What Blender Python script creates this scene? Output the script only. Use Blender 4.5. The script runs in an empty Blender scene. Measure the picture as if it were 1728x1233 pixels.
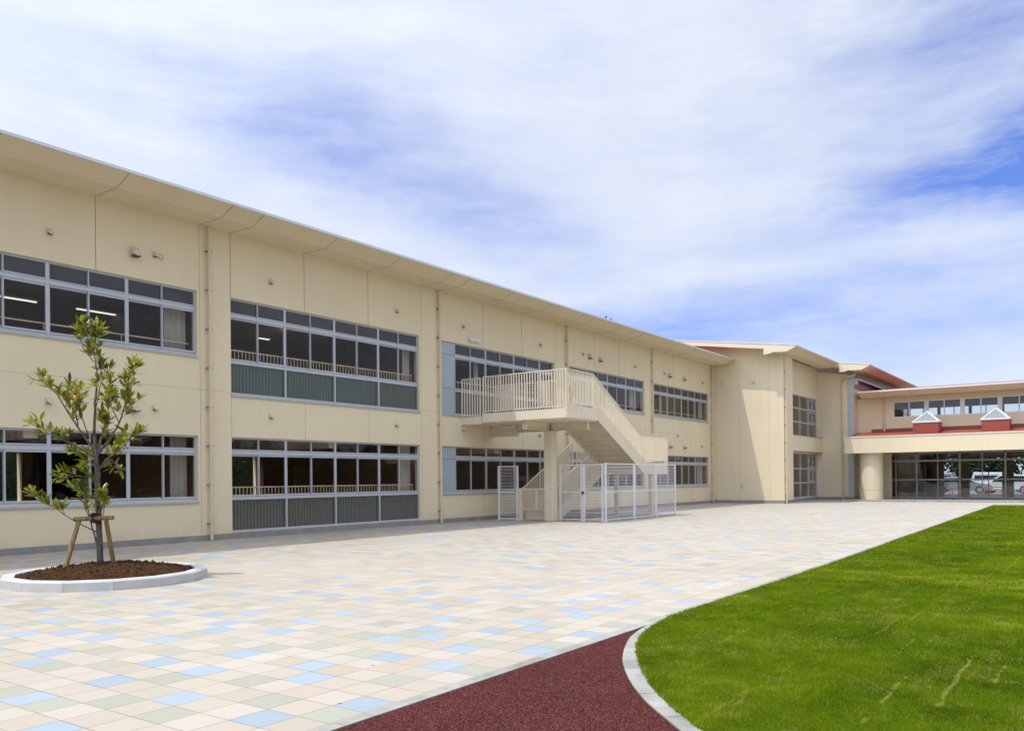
import bpy, math, random
import numpy as np
from mathutils import Vector, Matrix

random.seed(7)
rng = np.random.default_rng(7)
scene = bpy.context.scene
COL = scene.collection
R = math.radians

# ------------------------------------------------------------------ camera
HEAD = 0.6139                       # heading of the camera, left of +y
FWD = Vector((-math.sin(HEAD), math.cos(HEAD), 0))
RGT = Vector((math.cos(HEAD), math.sin(HEAD), 0))
UPV = Vector((0, 0, 1))
ROLL = 0.0094
cd = bpy.data.cameras.new("camera")
cam = bpy.data.objects.new("camera", cd)
COL.objects.link(cam)
cx = RGT * math.cos(ROLL) - UPV * math.sin(ROLL)
cy = RGT * math.sin(ROLL) + UPV * math.cos(ROLL)
cz = -FWD
M = Matrix.Identity(4)
for i in range(3):
    M[i][0], M[i][1], M[i][2] = cx[i], cy[i], cz[i]
M.translation = Vector((0, 0, 1.51))
cam.matrix_world = M
cd.sensor_width = 36
cd.lens = 1411.9 / 1728 * 36
cd.shift_y = (808.23 - 616.5) / 1728
cd.clip_start = 0.1
cd.clip_end = 3000
scene.camera = cam

# ------------------------------------------------------------------ light
SUN_FROM = Vector((-0.20, -0.38, 1.0)).normalized()
elev = math.asin(SUN_FROM.z)
sd = bpy.data.lights.new("sun", 'SUN')
sd.energy = 2.95
sd.angle = R(0.55)
sd.color = (1.0, 0.965, 0.905)
sun = bpy.data.objects.new("sun", sd)
COL.objects.link(sun)
sun.rotation_euler = SUN_FROM.to_track_quat('Z', 'Y').to_euler()

world = bpy.data.worlds.new("World")
scene.world = world
world.use_nodes = True
nt = world.node_tree
nt.nodes.clear()
def wn(t, **k):
    n = nt.nodes.new(t)
    for a, b in k.items():
        setattr(n, a, b)
    return n
def wl(a, b):
    nt.links.new(a, b)
def wmath(op, a, b=None, clamp=False):
    n = wn('ShaderNodeMath', operation=op)
    n.use_clamp = clamp
    for i, v in enumerate((a, b)):
        if v is None:
            continue
        if isinstance(v, (int, float)):
            n.inputs[i].default_value = v
        else:
            wl(v, n.inputs[i])
    return n.outputs[0]
out = wn('ShaderNodeOutputWorld')
bg = wn('ShaderNodeBackground')
bg.inputs['Strength'].default_value = 0.11
wl(bg.outputs[0], out.inputs[0])
sky = wn('ShaderNodeTexSky', sky_type='NISHITA')
sky.sun_disc = False
sky.sun_elevation = elev
sky.sun_rotation = math.atan2(SUN_FROM.x, SUN_FROM.y)
sky.altitude = 100
sky.air_density = 1.3
sky.dust_density = 0.6
sky.ozone_density = 4.0
tc = wn('ShaderNodeTexCoord')
nrm = wn('ShaderNodeVectorMath', operation='NORMALIZE')
wl(tc.outputs['Generated'], nrm.inputs[0])
sep = wn('ShaderNodeSeparateXYZ')
wl(nrm.outputs[0], sep.inputs[0])
# azimuth (from the courtyard's northern axis) and elevation of the sky direction
def dotv(v):
    n = wn('ShaderNodeVectorMath', operation='DOT_PRODUCT')
    wl(nrm.outputs[0], n.inputs[0])
    n.inputs[1].default_value = v
    return n.outputs['Value']
az = wmath('ARCTAN2', dotv(tuple(RGT)), dotv(tuple(FWD)))
el = wmath('ARCSINE', sep.outputs['Z'])
comb = wn('ShaderNodeCombineXYZ')
wl(az, comb.inputs[0]); wl(el, comb.inputs[1])
# domain warp
nz = wn('ShaderNodeTexNoise')
nz.inputs['Scale'].default_value = 4.5
nz.inputs['Detail'].default_value = 4
nz.inputs['Roughness'].default_value = 0.55
wl(nrm.outputs[0], nz.inputs['Vector'])
sub = wn('ShaderNodeVectorMath', operation='SUBTRACT')
wl(nz.outputs['Color'], sub.inputs[0]); sub.inputs[1].default_value = (.5, .5, .5)
scl = wn('ShaderNodeVectorMath', operation='SCALE')
wl(sub.outputs[0], scl.inputs[0]); scl.inputs['Scale'].default_value = 0.13
wv = wn('ShaderNodeVectorMath', operation='ADD')
wl(comb.outputs[0], wv.inputs[0]); wl(scl.outputs[0], wv.inputs[1])
def blob(a, e, ra, re, rot, amp):
    """soft elliptical patch of clear sky at azimuth a, elevation e"""
    s = wn('ShaderNodeVectorMath', operation='SUBTRACT')
    wl(wv.outputs[0], s.inputs[0]); s.inputs[1].default_value = (a, e, 0)
    rr = wn('ShaderNodeVectorRotate', rotation_type='Z_AXIS')
    wl(s.outputs[0], rr.inputs['Vector']); rr.inputs['Angle'].default_value = -rot
    m = wn('ShaderNodeVectorMath', operation='MULTIPLY')
    wl(rr.outputs[0], m.inputs[0]); m.inputs[1].default_value = (1 / ra, 1 / re, 0)
    l = wn('ShaderNodeVectorMath', operation='LENGTH')
    wl(m.outputs[0], l.inputs[0])
    mr = wn('ShaderNodeMapRange', interpolation_type='SMOOTHSTEP')
    wl(l.outputs['Value'], mr.inputs['Value'])
    mr.inputs['From Min'].default_value = 0
    mr.inputs['From Max'].default_value = 1
    mr.inputs['To Min'].default_value = amp
    mr.inputs['To Max'].default_value = 0
    return mr.outputs[0]
CLEAR = [
    (0.60, 0.318, 0.46, 0.075, 0.12, 0.70),   # deep blue opening, right
    (0.85, 0.30, 0.42, 0.20, 0.1, 0.45),
    (0.58, 0.46, 0.40, 0.20, 0.25, 0.42),     # upper right veil
    (-0.25, 0.395, 0.36, 0.105, -0.18, 0.25), # blue patch over the left roof
    (-0.15, 0.345, 0.24, 0.075, -0.35, 0.20),
    (0.00, 0.29, 0.22, 0.07, -0.30, 0.24),
    (0.34, 0.205, 0.42, 0.050, 0.10, 0.42),   # low bands above the cross wing
    (0.55, 0.15, 0.55, 0.09, 0.02, 0.34),
    (0.16, 0.165, 0.34, 0.045, -0.05, 0.34),
]
acc = None
for b in CLEAR:
    v = blob(*b)
    acc = v if acc is None else wmath('ADD', acc, v)
# wispy streaks
mp = wn('ShaderNodeMapping')
mp.inputs['Rotation'].default_value = (0, 0, 0.22)
mp.inputs['Scale'].default_value = (2.6, 11.0, 1)
sc2 = wn('ShaderNodeVectorMath', operation='SCALE')
wl(sub.outputs[0], sc2.inputs[0]); sc2.inputs['Scale'].default_value = 0.05
wv2 = wn('ShaderNodeVectorMath', operation='ADD')
wl(comb.outputs[0], wv2.inputs[0]); wl(sc2.outputs[0], wv2.inputs[1])
wl(wv2.outputs[0], mp.inputs['Vector'])
st = wn('ShaderNodeTexNoise')
st.inputs['Scale'].default_value = 1.6
st.inputs['Detail'].default_value = 10
st.inputs['Roughness'].default_value = 0.66
wl(mp.outputs[0], st.inputs['Vector'])
big = wn('ShaderNodeTexNoise')
big.inputs['Scale'].default_value = 3.2
big.inputs['Detail'].default_value = 8
big.inputs['Roughness'].default_value = 0.6
wl(nrm.outputs[0], big.inputs['Vector'])
s1 = wmath('ADD', wmath('MULTIPLY', wmath('SUBTRACT', st.outputs['Fac'], 0.5), 2.2), 1.0)
s2 = wmath('ADD', wmath('MULTIPLY', wmath('SUBTRACT', big.outputs['Fac'], 0.5), 0.50), wmath('MULTIPLY', wmath('SUBTRACT', st.outputs['Fac'], 0.5), 0.45))
clear = wmath('ADD', wmath('MULTIPLY', acc, wmath('MAXIMUM', s1, 0.25)), wmath('ADD', s2, 0.125))
clear = wmath('MULTIPLY', clear, 1.0, clamp=True)
tint = wn('ShaderNodeMix', data_type='RGBA', blend_type='MULTIPLY')
tint.inputs['Factor'].default_value = 1
wl(sky.outputs[0], tint.inputs['A'])
tint.inputs['B'].default_value = (0.76, 0.90, 1.58, 1)
mixc = wn('ShaderNodeMix', data_type='RGBA')
wl(clear, mixc.inputs['Factor'])
mixc.inputs['A'].default_value = (7.55, 8.1, 9.05, 1)       # cirrus white
wl(tint.outputs['Result'], mixc.inputs['B'])
# thin cloud lies brighter round the sun
cs = wmath('MAXIMUM', dotv(tuple(SUN_FROM)), 0.0)
glow = wmath('ADD', wmath('MULTIPLY', wmath('POWER', cs, 3.0), 2.5), 1.0)
gsc = wn('ShaderNodeVectorMath', operation='SCALE')
wl(mixc.outputs['Result'], gsc.inputs[0]); wl(glow, gsc.inputs['Scale'])
wl(gsc.outputs[0], bg.inputs['Color'])

scene.view_settings.view_transform = 'Standard'
scene.view_settings.look = 'None'
scene.view_settings.exposure = 0.0
scene.view_settings.gamma = 1.0
scene.render.engine = 'CYCLES'
scene.cycles.max_bounces = 8
scene.cycles.transparent_max_bounces = 16
scene.cycles.use_denoising = True

# ------------------------------------------------------------------ materials
class NT:
    def __init__(s, name):
        s.m = bpy.data.materials.new(name)
        s.m.use_nodes = True
        s.t = s.m.node_tree
        s.b = s.t.nodes['Principled BSDF']
        s.o = s.t.nodes['Material Output']
    def n(s, t, **k):
        n = s.t.nodes.new(t)
        for a, b in k.items():
            setattr(n, a, b)
        return n
    def l(s, a, b):
        s.t.links.new(a, b)
    def coord(s, scale=None, rot=None):
        tc = s.n('ShaderNodeTexCoord')
        if scale is None:
            return tc.outputs['Object']
        mp = s.n('ShaderNodeMapping')
        mp.inputs['Scale'].default_value = scale
        if rot:
            mp.inputs['Rotation'].default_value = rot
        s.l(tc.outputs['Object'], mp.inputs['Vector'])
        return mp.outputs[0]
    def noise(s, scale, detail=3, rough=.5, vec=None):
        n = s.n('ShaderNodeTexNoise')
        n.inputs['Scale'].default_value = scale
        n.inputs['Detail'].default_value = detail
        n.inputs['Roughness'].default_value = rough
        s.l(vec if vec is not None else s.coord(), n.inputs['Vector'])
        return n.outputs['Fac']
    def ramp(s, fac, stops, interp='LINEAR'):
        r = s.n('ShaderNodeValToRGB')
        r.color_ramp.interpolation = interp
        el = r.color_ramp.elements
        while len(el) > 1:
            el.remove(el[-1])
        el[0].position = stops[0][0]; el[0].color = (*stops[0][1], 1)
        for p, c in stops[1:]:
            e = el.new(p); e.color = (*c, 1)
        s.l(fac, r.inputs[0])
        return r.outputs[0]
    def math(s, op, a, b=None, clamp=False):
        n = s.n('ShaderNodeMath', operation=op)
        n.use_clamp = clamp
        for i, v in enumerate((a, b)):
            if v is None: continue
            if isinstance(v, (int, float)): n.inputs[i].default_value = v
            else: s.l(v, n.inputs[i])
        return n.outputs[0]
    def mix(s, fac, a, b, blend='MIX'):
        n = s.n('ShaderNodeMix', data_type='RGBA', blend_type=blend)
        for key, v in (('Factor', fac), ('A', a), ('B', b)):
            if isinstance(v, (int, float)): n.inputs[key].default_value = v
            elif isinstance(v, tuple): n.inputs[key].default_value = (*v, 1)
            else: s.l(v, n.inputs[key])
        return n.outputs['Result']
    def bump(s, h, dist=.01, strength=.5):
        n = s.n('ShaderNodeBump')
        n.inputs['Distance'].default_value = dist
        n.inputs['Strength'].default_value = strength
        s.l(h, n.inputs['Height'])
        s.l(n.outputs[0], s.b.inputs['Normal'])
    def set(s, color=None, rough=None, metal=None, spec=None):
        if color is not None:
            if isinstance(color, tuple): s.b.inputs['Base Color'].default_value = (*color, 1)
            else: s.l(color, s.b.inputs['Base Color'])
        if rough is not None: s.b.inputs['Roughness'].default_value = rough
        if metal is not None: s.b.inputs['Metallic'].default_value = metal
        if spec is not None: s.b.inputs['Specular IOR Level'].default_value = spec
        return s.m

def varied(name, c, amp=.06, scale=3, rough=.6, metal=0, bumpscale=None, bumpd=.002, fine=0, spec=.5):
    t = NT(name)
    v = t.noise(scale, 5, .6)
    lo = tuple(x * (1 - amp) for x in c); hi = tuple(min(1, x * (1 + amp)) for x in c)
    col = t.ramp(v, [(.3, lo), (.7, hi)])
    if fine:
        f = t.noise(fine, 2, .6)
        col = t.mix(1.0, col, t.ramp(f, [(.3, (1 - amp,) * 3), (.7, (1.0,) * 3)]), 'MULTIPLY')
    t.set(col, rough, metal, spec)
    if bumpscale:
        t.bump(t.noise(bumpscale, 3, .6), bumpd, .6)
    return t.m

M_ = {}
def wallmat():
    t = NT('cream_render')
    base = (0.765, 0.655, 0.463)
    v = t.noise(.5, 4, .55)
    col = t.ramp(v, [(.3, tuple(x * .965 for x in base)), (.7, tuple(x * 1.02 for x in base))])
    # faint rain streaks running down
    s = t.noise(1.0, 4, .6, t.coord((3.5, 3.5, .12)))
    col = t.mix(1.0, col, t.ramp(s, [(.30, (.975, .97, .965)), (.55, (1, 1, 1))]), 'MULTIPLY')
    # splash dirt low down, in a ragged band
    sz = t.n('ShaderNodeSeparateXYZ'); gm = t.n('ShaderNodeNewGeometry'); t.l(gm.outputs['Position'], sz.inputs[0])
    dz = t.math('SUBTRACT', t.math('ADD', t.math('MULTIPLY', t.noise(1.4, 5, .6), 1.3), -.25), t.math('MULTIPLY', sz.outputs[2], .9), True)
    col = t.mix(t.math('MULTIPLY', dz, .55), col, (.40, .34, .25))
    f = t.noise(55, 3, .7)
    col = t.mix(1.0, col, t.ramp(f, [(.30, (.86,) * 3), (.68, (1.05,) * 3)]), 'MULTIPLY')
    t.set(col, .85, 0, .3)
    t.bump(t.noise(90, 3, .7), .004, .5)
    return t.m
M_['wall'] = wallmat()
M_['soffit'] = varied('soffit_board', (.71, .59, .415), .03, 1.2, .8, fine=60)
M_['joint'] = varied('sealant', (.16, .12, .08), .1, 5, .8)
M_['joint_soft'] = varied('sealant_pale', (.40, .33, .24), .05, 5, .8)
M_['plinth'] = varied('concrete_plinth', (.27, .265, .25), .16, 2.5, .85, bumpscale=40, fine=30)
M_['roof_metal'] = varied('red_roof_metal', (.28, .056, .034), .06, 1, .45)
M_['fascia'] = varied('pale_roof_trim', (.62, .66, .72), .03, 2, .4)
M_['fascia_white'] = varied('white_trim', (.70, .68, .64), .03, 2, .45)
M_['alu'] = varied('anodised_window_frame', (.46, .485, .53), .04, 3, .38, .25)
M_['alu_sill'] = varied('window_sill_metal', (.40, .43, .47), .05, 3, .4, .3)
M_['alu_dark'] = varied('brown_grey_window_frame', (.30, .285, .27), .05, 3, .45, .2)
M_['pipe'] = varied('cream_pipe', (.64, .54, .38), .04, 4, .5)
M_['bracket'] = varied('pipe_bracket', (.26, .20, .13), .1, 8, .6)
M_['gap_shade'] = varied('painted_gap_shade', (.10, .11, .13), .1, 8, .6)  # dark colour painting the shadow grooves of the window rails
M_['vent'] = varied('cream_vent', (.60, .53, .40), .04, 6, .5)
M_['vent_dark'] = varied('vent_mouth', (.08, .07, .06), .1, 6, .7)
M_['panel'] = varied('blue_grey_panel', (.36, .41, .46), .03, 1.2, .4)
M_['steel'] = varied('cream_painted_steel', (.73, .64, .485), .04, 2, .5, fine=25)
M_['steel_under'] = M_['steel']
M_['deck'] = varied('grey_deck', (.34, .34, .32), .1, 6, .8)
M_['fence'] = varied('white_coated_wire', (.74, .74, .76), .03, 3, .4)
M_['black'] = varied('black_fitting', (.02, .02, .022), .1, 8, .5)
M_['greymetal'] = varied('brushed_grey_cover', (.46, .47, .50), .08, 1.2, .5, .1)
M_['lamp_white'] = varied('lamp_housing', (.7, .7, .72), .03, 3, .4)
M_['ceiling'] = varied('room_ceiling', (.76, .64, .50), .06, 1, .8)
M_['room_wall'] = varied('room_brown_wall', (.34, .225, .135), .25, 1.4, .8, fine=6)
M_['room_floor'] = varied('room_floor', (.14, .085, .045), .12, 2, .35)
M_['room_dark'] = varied('room_dark', (.02, .015, .012), .3, 2, .8)
M_['inner_rail'] = varied('inner_rail_paint', (.62, .50, .36), .05, 4, .5)
M_['curtain'] = varied('pale_curtain', (.42, .40, .37), .08, 5, .9)
M_['cupboard'] = varied('wood_door', (.26, .13, .06), .15, 2, .5, fine=8)

def emis(name, col, s):
    t = NT(name)
    t.set((.8, .8, .8), .5)
    t.b.inputs['Emission Color'].default_value = (*col, 1)
    t.b.inputs['Emission Strength'].default_value = s
    return t.m
M_['tube'] = emis('lit_fluorescent_tube', (1, .95, .85), 1.0)

def glass(name, tintc=(.82, .86, .85), refl=1.0, base=.05, wavy=.0):
    t = NT(name)
    t.t.nodes.remove(t.b)
    tr = t.n('ShaderNodeBsdfTransparent'); tr.inputs[0].default_value = (*tintc, 1)
    gl = t.n('ShaderNodeBsdfGlossy'); gl.inputs['Roughness'].default_value = 0.0
    gl.inputs['Color'].default_value = (refl, refl, refl, 1)
    lw = t.n('ShaderNodeLayerWeight'); lw.inputs['Blend'].default_value = .5
    p = t.math('POWER', lw.outputs['Facing'], 4.5)
    fac = t.math('ADD', t.math('MULTIPLY', p, .9), base, True)
    if wavy:
        b = t.n('ShaderNodeBump'); b.inputs['Distance'].default_value = wavy; b.inputs['Strength'].default_value = .25
        t.l(t.noise(1.3, 2, .4), b.inputs['Height'])
        t.l(b.outputs[0], gl.inputs['Normal'])
    mx = t.n('ShaderNodeMixShader')
    t.l(fac, mx.inputs[0]); t.l(tr.outputs[0], mx.inputs[1]); t.l(gl.outputs[0], mx.inputs[2])
    t.l(mx.outputs[0], t.o.inputs[0])
    return t.m
M_['glass'] = glass('window_glass', (.93, .91, .87), 1, .026, .012)
M_['glass_clear'] = glass('hall_glass', (.72, .79, .82), 1, .07, .004)
M_['glass_sky'] = varied('skylight_glass', (.20, .235, .235), .05, 2, .3, spec=.3)
def filmglass(name, c, trans, rough=.06):
    t = NT(name)
    t.set(c, rough, 0, .5)
    tr = t.n('ShaderNodeBsdfTransparent'); tr.inputs[0].default_value = (.6, .62, .65, 1)
    mx = t.n('ShaderNodeMixShader'); mx.inputs[0].default_value = trans
    t.l(t.b.outputs[0], mx.inputs[1]); t.l(tr.outputs[0], mx.inputs[2])
    t.l(mx.outputs[0], t.o.inputs[0])
    return t.m
M_['film_upper'] = filmglass('smoky_film_glass', (.075, .08, .095), .40)
M_['film_green'] = filmglass('frosted_green_glass', (.135, .165, .155), .55, .12)
M_['film_brown'] = filmglass('frosted_brown_glass', (.165, .16, .135), .60, .12)
M_['slat'] = varied('vertical_slats', (.42, .42, .36), .1, 4, .7)

def paving():
    t = NT('tile_paving')
    co = t.coord()
    sx = t.n('ShaderNodeSeparateXYZ'); t.l(co, sx.inputs[0])
    u = t.math('DIVIDE', t.math('ADD', sx.outputs[0], 22.1406 * .3), .3)
    v = t.math('DIVIDE', t.math('ADD', sx.outputs[1], -9.9909 * .3), .3)
    fu = t.math('FLOOR', u); fv = t.math('FLOOR', v)
    cb = t.n('ShaderNodeCombineXYZ'); t.l(fu, cb.inputs[0]); t.l(fv, cb.inputs[1])
    w = t.n('ShaderNodeAttribute', attribute_name='tile')
    cb2 = t.n('ShaderNodeCombineXYZ'); t.l(fv, cb2.inputs[0]); t.l(fu, cb2.inputs[1]); cb2.inputs[2].default_value = 7.3
    w2 = t.n('ShaderNodeTexWhiteNoise', noise_dimensions='3D'); t.l(cb2.outputs[0], w2.inputs['Vector'])
    k = .69
    cols = [(0, (.60, .525, .425)), (.22, (.625, .555, .465)), (.42, (.61, .55, .44)), (.58, (.635, .575, .49)),
            (.70, (.60, .51, .395)), (.76, (.50, .495, .40)), (.87, (.44, .515, .585))]
    c = t.ramp(w.outputs['Fac'], [(p, tuple(x * k for x in q)) for p, q in cols], 'CONSTANT')
    c = t.mix(1.0, c, t.ramp(w2.outputs['Value'], [(0, (.94, .935, .93)), (1, (1.04, 1.035, 1.03))]), 'MULTIPLY')
    # stains that wander over many tiles
    c = t.mix(1.0, c, t.ramp(t.noise(.35, 6, .6), [(.32, (.92, .91, .89)), (.6, (1, 1, 1))]), 'MULTIPLY')
    c = t.mix(1.0, c, t.ramp(t.noise(160, 3, .7), [(.25, (.86,) * 3), (.6, (1.0,) * 3)]), 'MULTIPLY')
    # joints
    def edge(x):
        f = t.math('FRACT', x)
        return t.math('MINIMUM', f, t.math('SUBTRACT', 1.0, f))
    e = t.math('MINIMUM', edge(u), edge(v))
    jn = t.math('MULTIPLY', t.noise(5, 2, .5), .014)
    jm = t.n('ShaderNodeMapRange'); t.l(e, jm.inputs[0])
    jm.inputs['From Min'].default_value = .004; jm.inputs['From Max'].default_value = .016
    dens = t.ramp(t.noise(1.2, 4, .6), [(.36, (.30, .22, .13)), (.64, (.74, .62, .48))])
    c = t.mix(jm.outputs[0], t.mix(1.0, c, dens, 'MULTIPLY'), c)
    # specks of dirt
    vo = t.n('ShaderNodeTexVoronoi'); vo.inputs['Scale'].default_value = 2.2; t.l(co, vo.inputs['Vector'])
    sp = t.ramp(vo.outputs['Distance'], [(0, (.15, .12, .1)), (.022, (.15, .12, .1)), (.034, (1, 1, 1))])
    c = t.mix(1.0, c, sp, 'MULTIPLY')
    t.set(c, .8, 0, .25)
    h = t.math('ADD', jm.outputs[0], t.math('MULTIPLY', t.noise(120, 3, .7), .25))
    t.bump(h, .003, .5)
    return t.m
M_['paving'] = paving()
def rubber():
    t = NT('red_rubber_chips')
    vo = t.n('ShaderNodeTexVoronoi'); vo.inputs['Scale'].default_value = 165
    t.l(t.coord(), vo.inputs['Vector'])
    sx = t.n('ShaderNodeSeparateColor'); t.l(vo.outputs['Color'], sx.inputs[0])
    c = t.ramp(sx.outputs[0], [(0, (.010, .003, .003)), (.3, (.044, .010, .010)), (.72, (.092, .024, .021)), (.95, (.17, .070, .058))])
    c = t.mix(1.0, c, t.ramp(t.noise(1.5, 4, .6), [(.3, (.88,) * 3), (.7, (1.08,) * 3)]), 'MULTIPLY')
    t.set(c, .9, 0, .04)
    inv = t.math('SUBTRACT', 1.0, vo.outputs['Distance'])
    t.bump(inv, .004, .7)
    return t.m
M_['rubber'] = rubber()
def kerbm():
    t = NT('pale_concrete_kerb')
    c = t.ramp(t.noise(2.2, 5, .6), [(.3, (.20, .19, .165)), (.5, (.30, .286, .256)), (.7, (.40, .385, .35))])
    c = t.mix(1.0, c, t.ramp(t.noise(80, 3, .7), [(.3, (.85,) * 3), (.65, (1,) * 3)]), 'MULTIPLY')
    t.set(c, .85, 0, .25)
    t.bump(t.noise(90, 3, .7), .002, .6)
    return t.m
M_['kerb'] = kerbm()
M_['granite'] = varied('pale_granite', (.50, .495, .48), .09, 3.5, .8, bumpscale=70, fine=110)
M_['kerb_joint'] = varied('kerb_joint', (.16, .14, .12), .1, 5, .9)
def lawnm():
    t = NT('lawn_soil_thatch')
    c = t.ramp(t.noise(7, 6, .65), [(.3, (.080, .12, .005)), (.55, (.13, .18, .008)), (.75, (.20, .22, .02))])
    c = t.mix(1.0, c, t.ramp(t.noise(60, 3, .7), [(.3, (.6,) * 3), (.7, (1.1,) * 3)]), 'MULTIPLY')
    t.set(c, .95, 0, .1)
    t.bump(t.noise(40, 4, .7), .02, .8)
    return t.m
M_['lawn'] = lawnm()
def bladem():
    t = NT('grass_blade')
    at = t.n('ShaderNodeAttribute', attribute_name='tint')
    c = t.ramp(at.outputs['Fac'], [(0, (.050, .090, .002)), (.35, (.125, .195, .003)), (.62, (.195, .265, .006)),
                                   (.80, (.36, .40, .03)), (.90, (.36, .31, .10)), (1, (.56, .37, .20))])
    t.set(c, .7, 0, .08)
    trn = t.n('ShaderNodeBsdfTranslucent'); t.l(c, trn.inputs[0])
    mx = t.n('ShaderNodeMixShader'); mx.inputs[0].default_value = .35
    t.l(t.b.outputs[0], mx.inputs[1]); t.l(trn.outputs[0], mx.inputs[2]); t.l(mx.outputs[0], t.o.inputs[0])
    return t.m
M_['blade'] = bladem()
def soilm():
    t = NT('red_brown_soil')
    c = t.ramp(t.noise(22, 6, .7), [(.3, (.018, .009, .005)), (.5, (.058, .027, .012)), (.7, (.125, .062, .028))])
    sp = t.noise(140, 2, .6)
    c = t.mix(t.ramp(sp, [(.70, (0, 0, 0)), (.76, (.8, .8, .8))]), c, (.38, .24, .10))
    t.set(c, .95, 0, .1)
    t.bump(t.noise(45, 5, .75), .03, 1)
    return t.m
M_['soil'] = soilm()
def barkm():
    t = NT('grey_bark')
    c = t.ramp(t.noise(6, 5, .6, t.coord((6, 6, 1.2))), [(.3, (.06, .048, .042)), (.7, (.17, .14, .125))])
    t.set(c, .9, 0, .2); t.bump(t.noise(40, 4, .7), .004, .8)
    return t.m
M_['bark'] = barkm()
M_['twig'] = varied('green_twig', (.14, .15, .05), .2, 9, .7)
def leafm():
    t = NT('leathery_leaf')
    at = t.n('ShaderNodeAttribute', attribute_name='tint')
    c = t.ramp(at.outputs['Fac'], [(0, (.055, .075, .012)), (.35, (.18, .20, .018)), (.7, (.36, .36, .04)), (.93, (.33, .33, .06)), (.985, (.45, .42, .09)), (1, (.75, .33, .08))])
    t.set(c, .36, 0, .5)
    trn = t.n('ShaderNodeBsdfTranslucent'); t.l(c, trn.inputs[0])
    mx = t.n('ShaderNodeMixShader'); mx.inputs[0].default_value = .4
    t.l(t.b.outputs[0], mx.inputs[1]); t.l(trn.outputs[0], mx.inputs[2]); t.l(mx.outputs[0], t.o.inputs[0])
    return t.m
M_['leaf'] = leafm()
def logm():
    t = NT('peeled_log')
    c = t.ramp(t.noise(3, 5, .6, t.coord((5, 5, 1))), [(.3, (.14, .09, .035)), (.7, (.30, .215, .09))])
    t.set(c, .75, 0, .25); t.bump(t.noise(30, 3, .6), .002, .6)
    return t.m
M_['log'] = logm()
M_['rope'] = varied('dark_rope', (.028, .018, .012), .3, 30, .95, bumpscale=120, bumpd=.006)
M_['asphalt'] = varied('far_asphalt', (.16, .16, .16), .1, .8, .9, fine=40)
M_['carwhite'] = varied('white_car_paint', (.75, .75, .77), .01, 2, .2)
M_['carsilver'] = varied('silver_car_paint', (.45, .46, .50), .01, 2, .25, .4)
M_['carglass'] = varied('car_glass', (.03, .04, .05), .1, 2, .08)
M_['tyre'] = varied('tyre_rubber', (.02, .02, .02), .1, 6, .8)
M_['orange'] = varied('orange_plastic', (.62, .14, .06), .05, 6, .5)
M_['farleaf'] = varied('far_foliage', (.020, .036, .014), .3, 1.3, .9)

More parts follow.
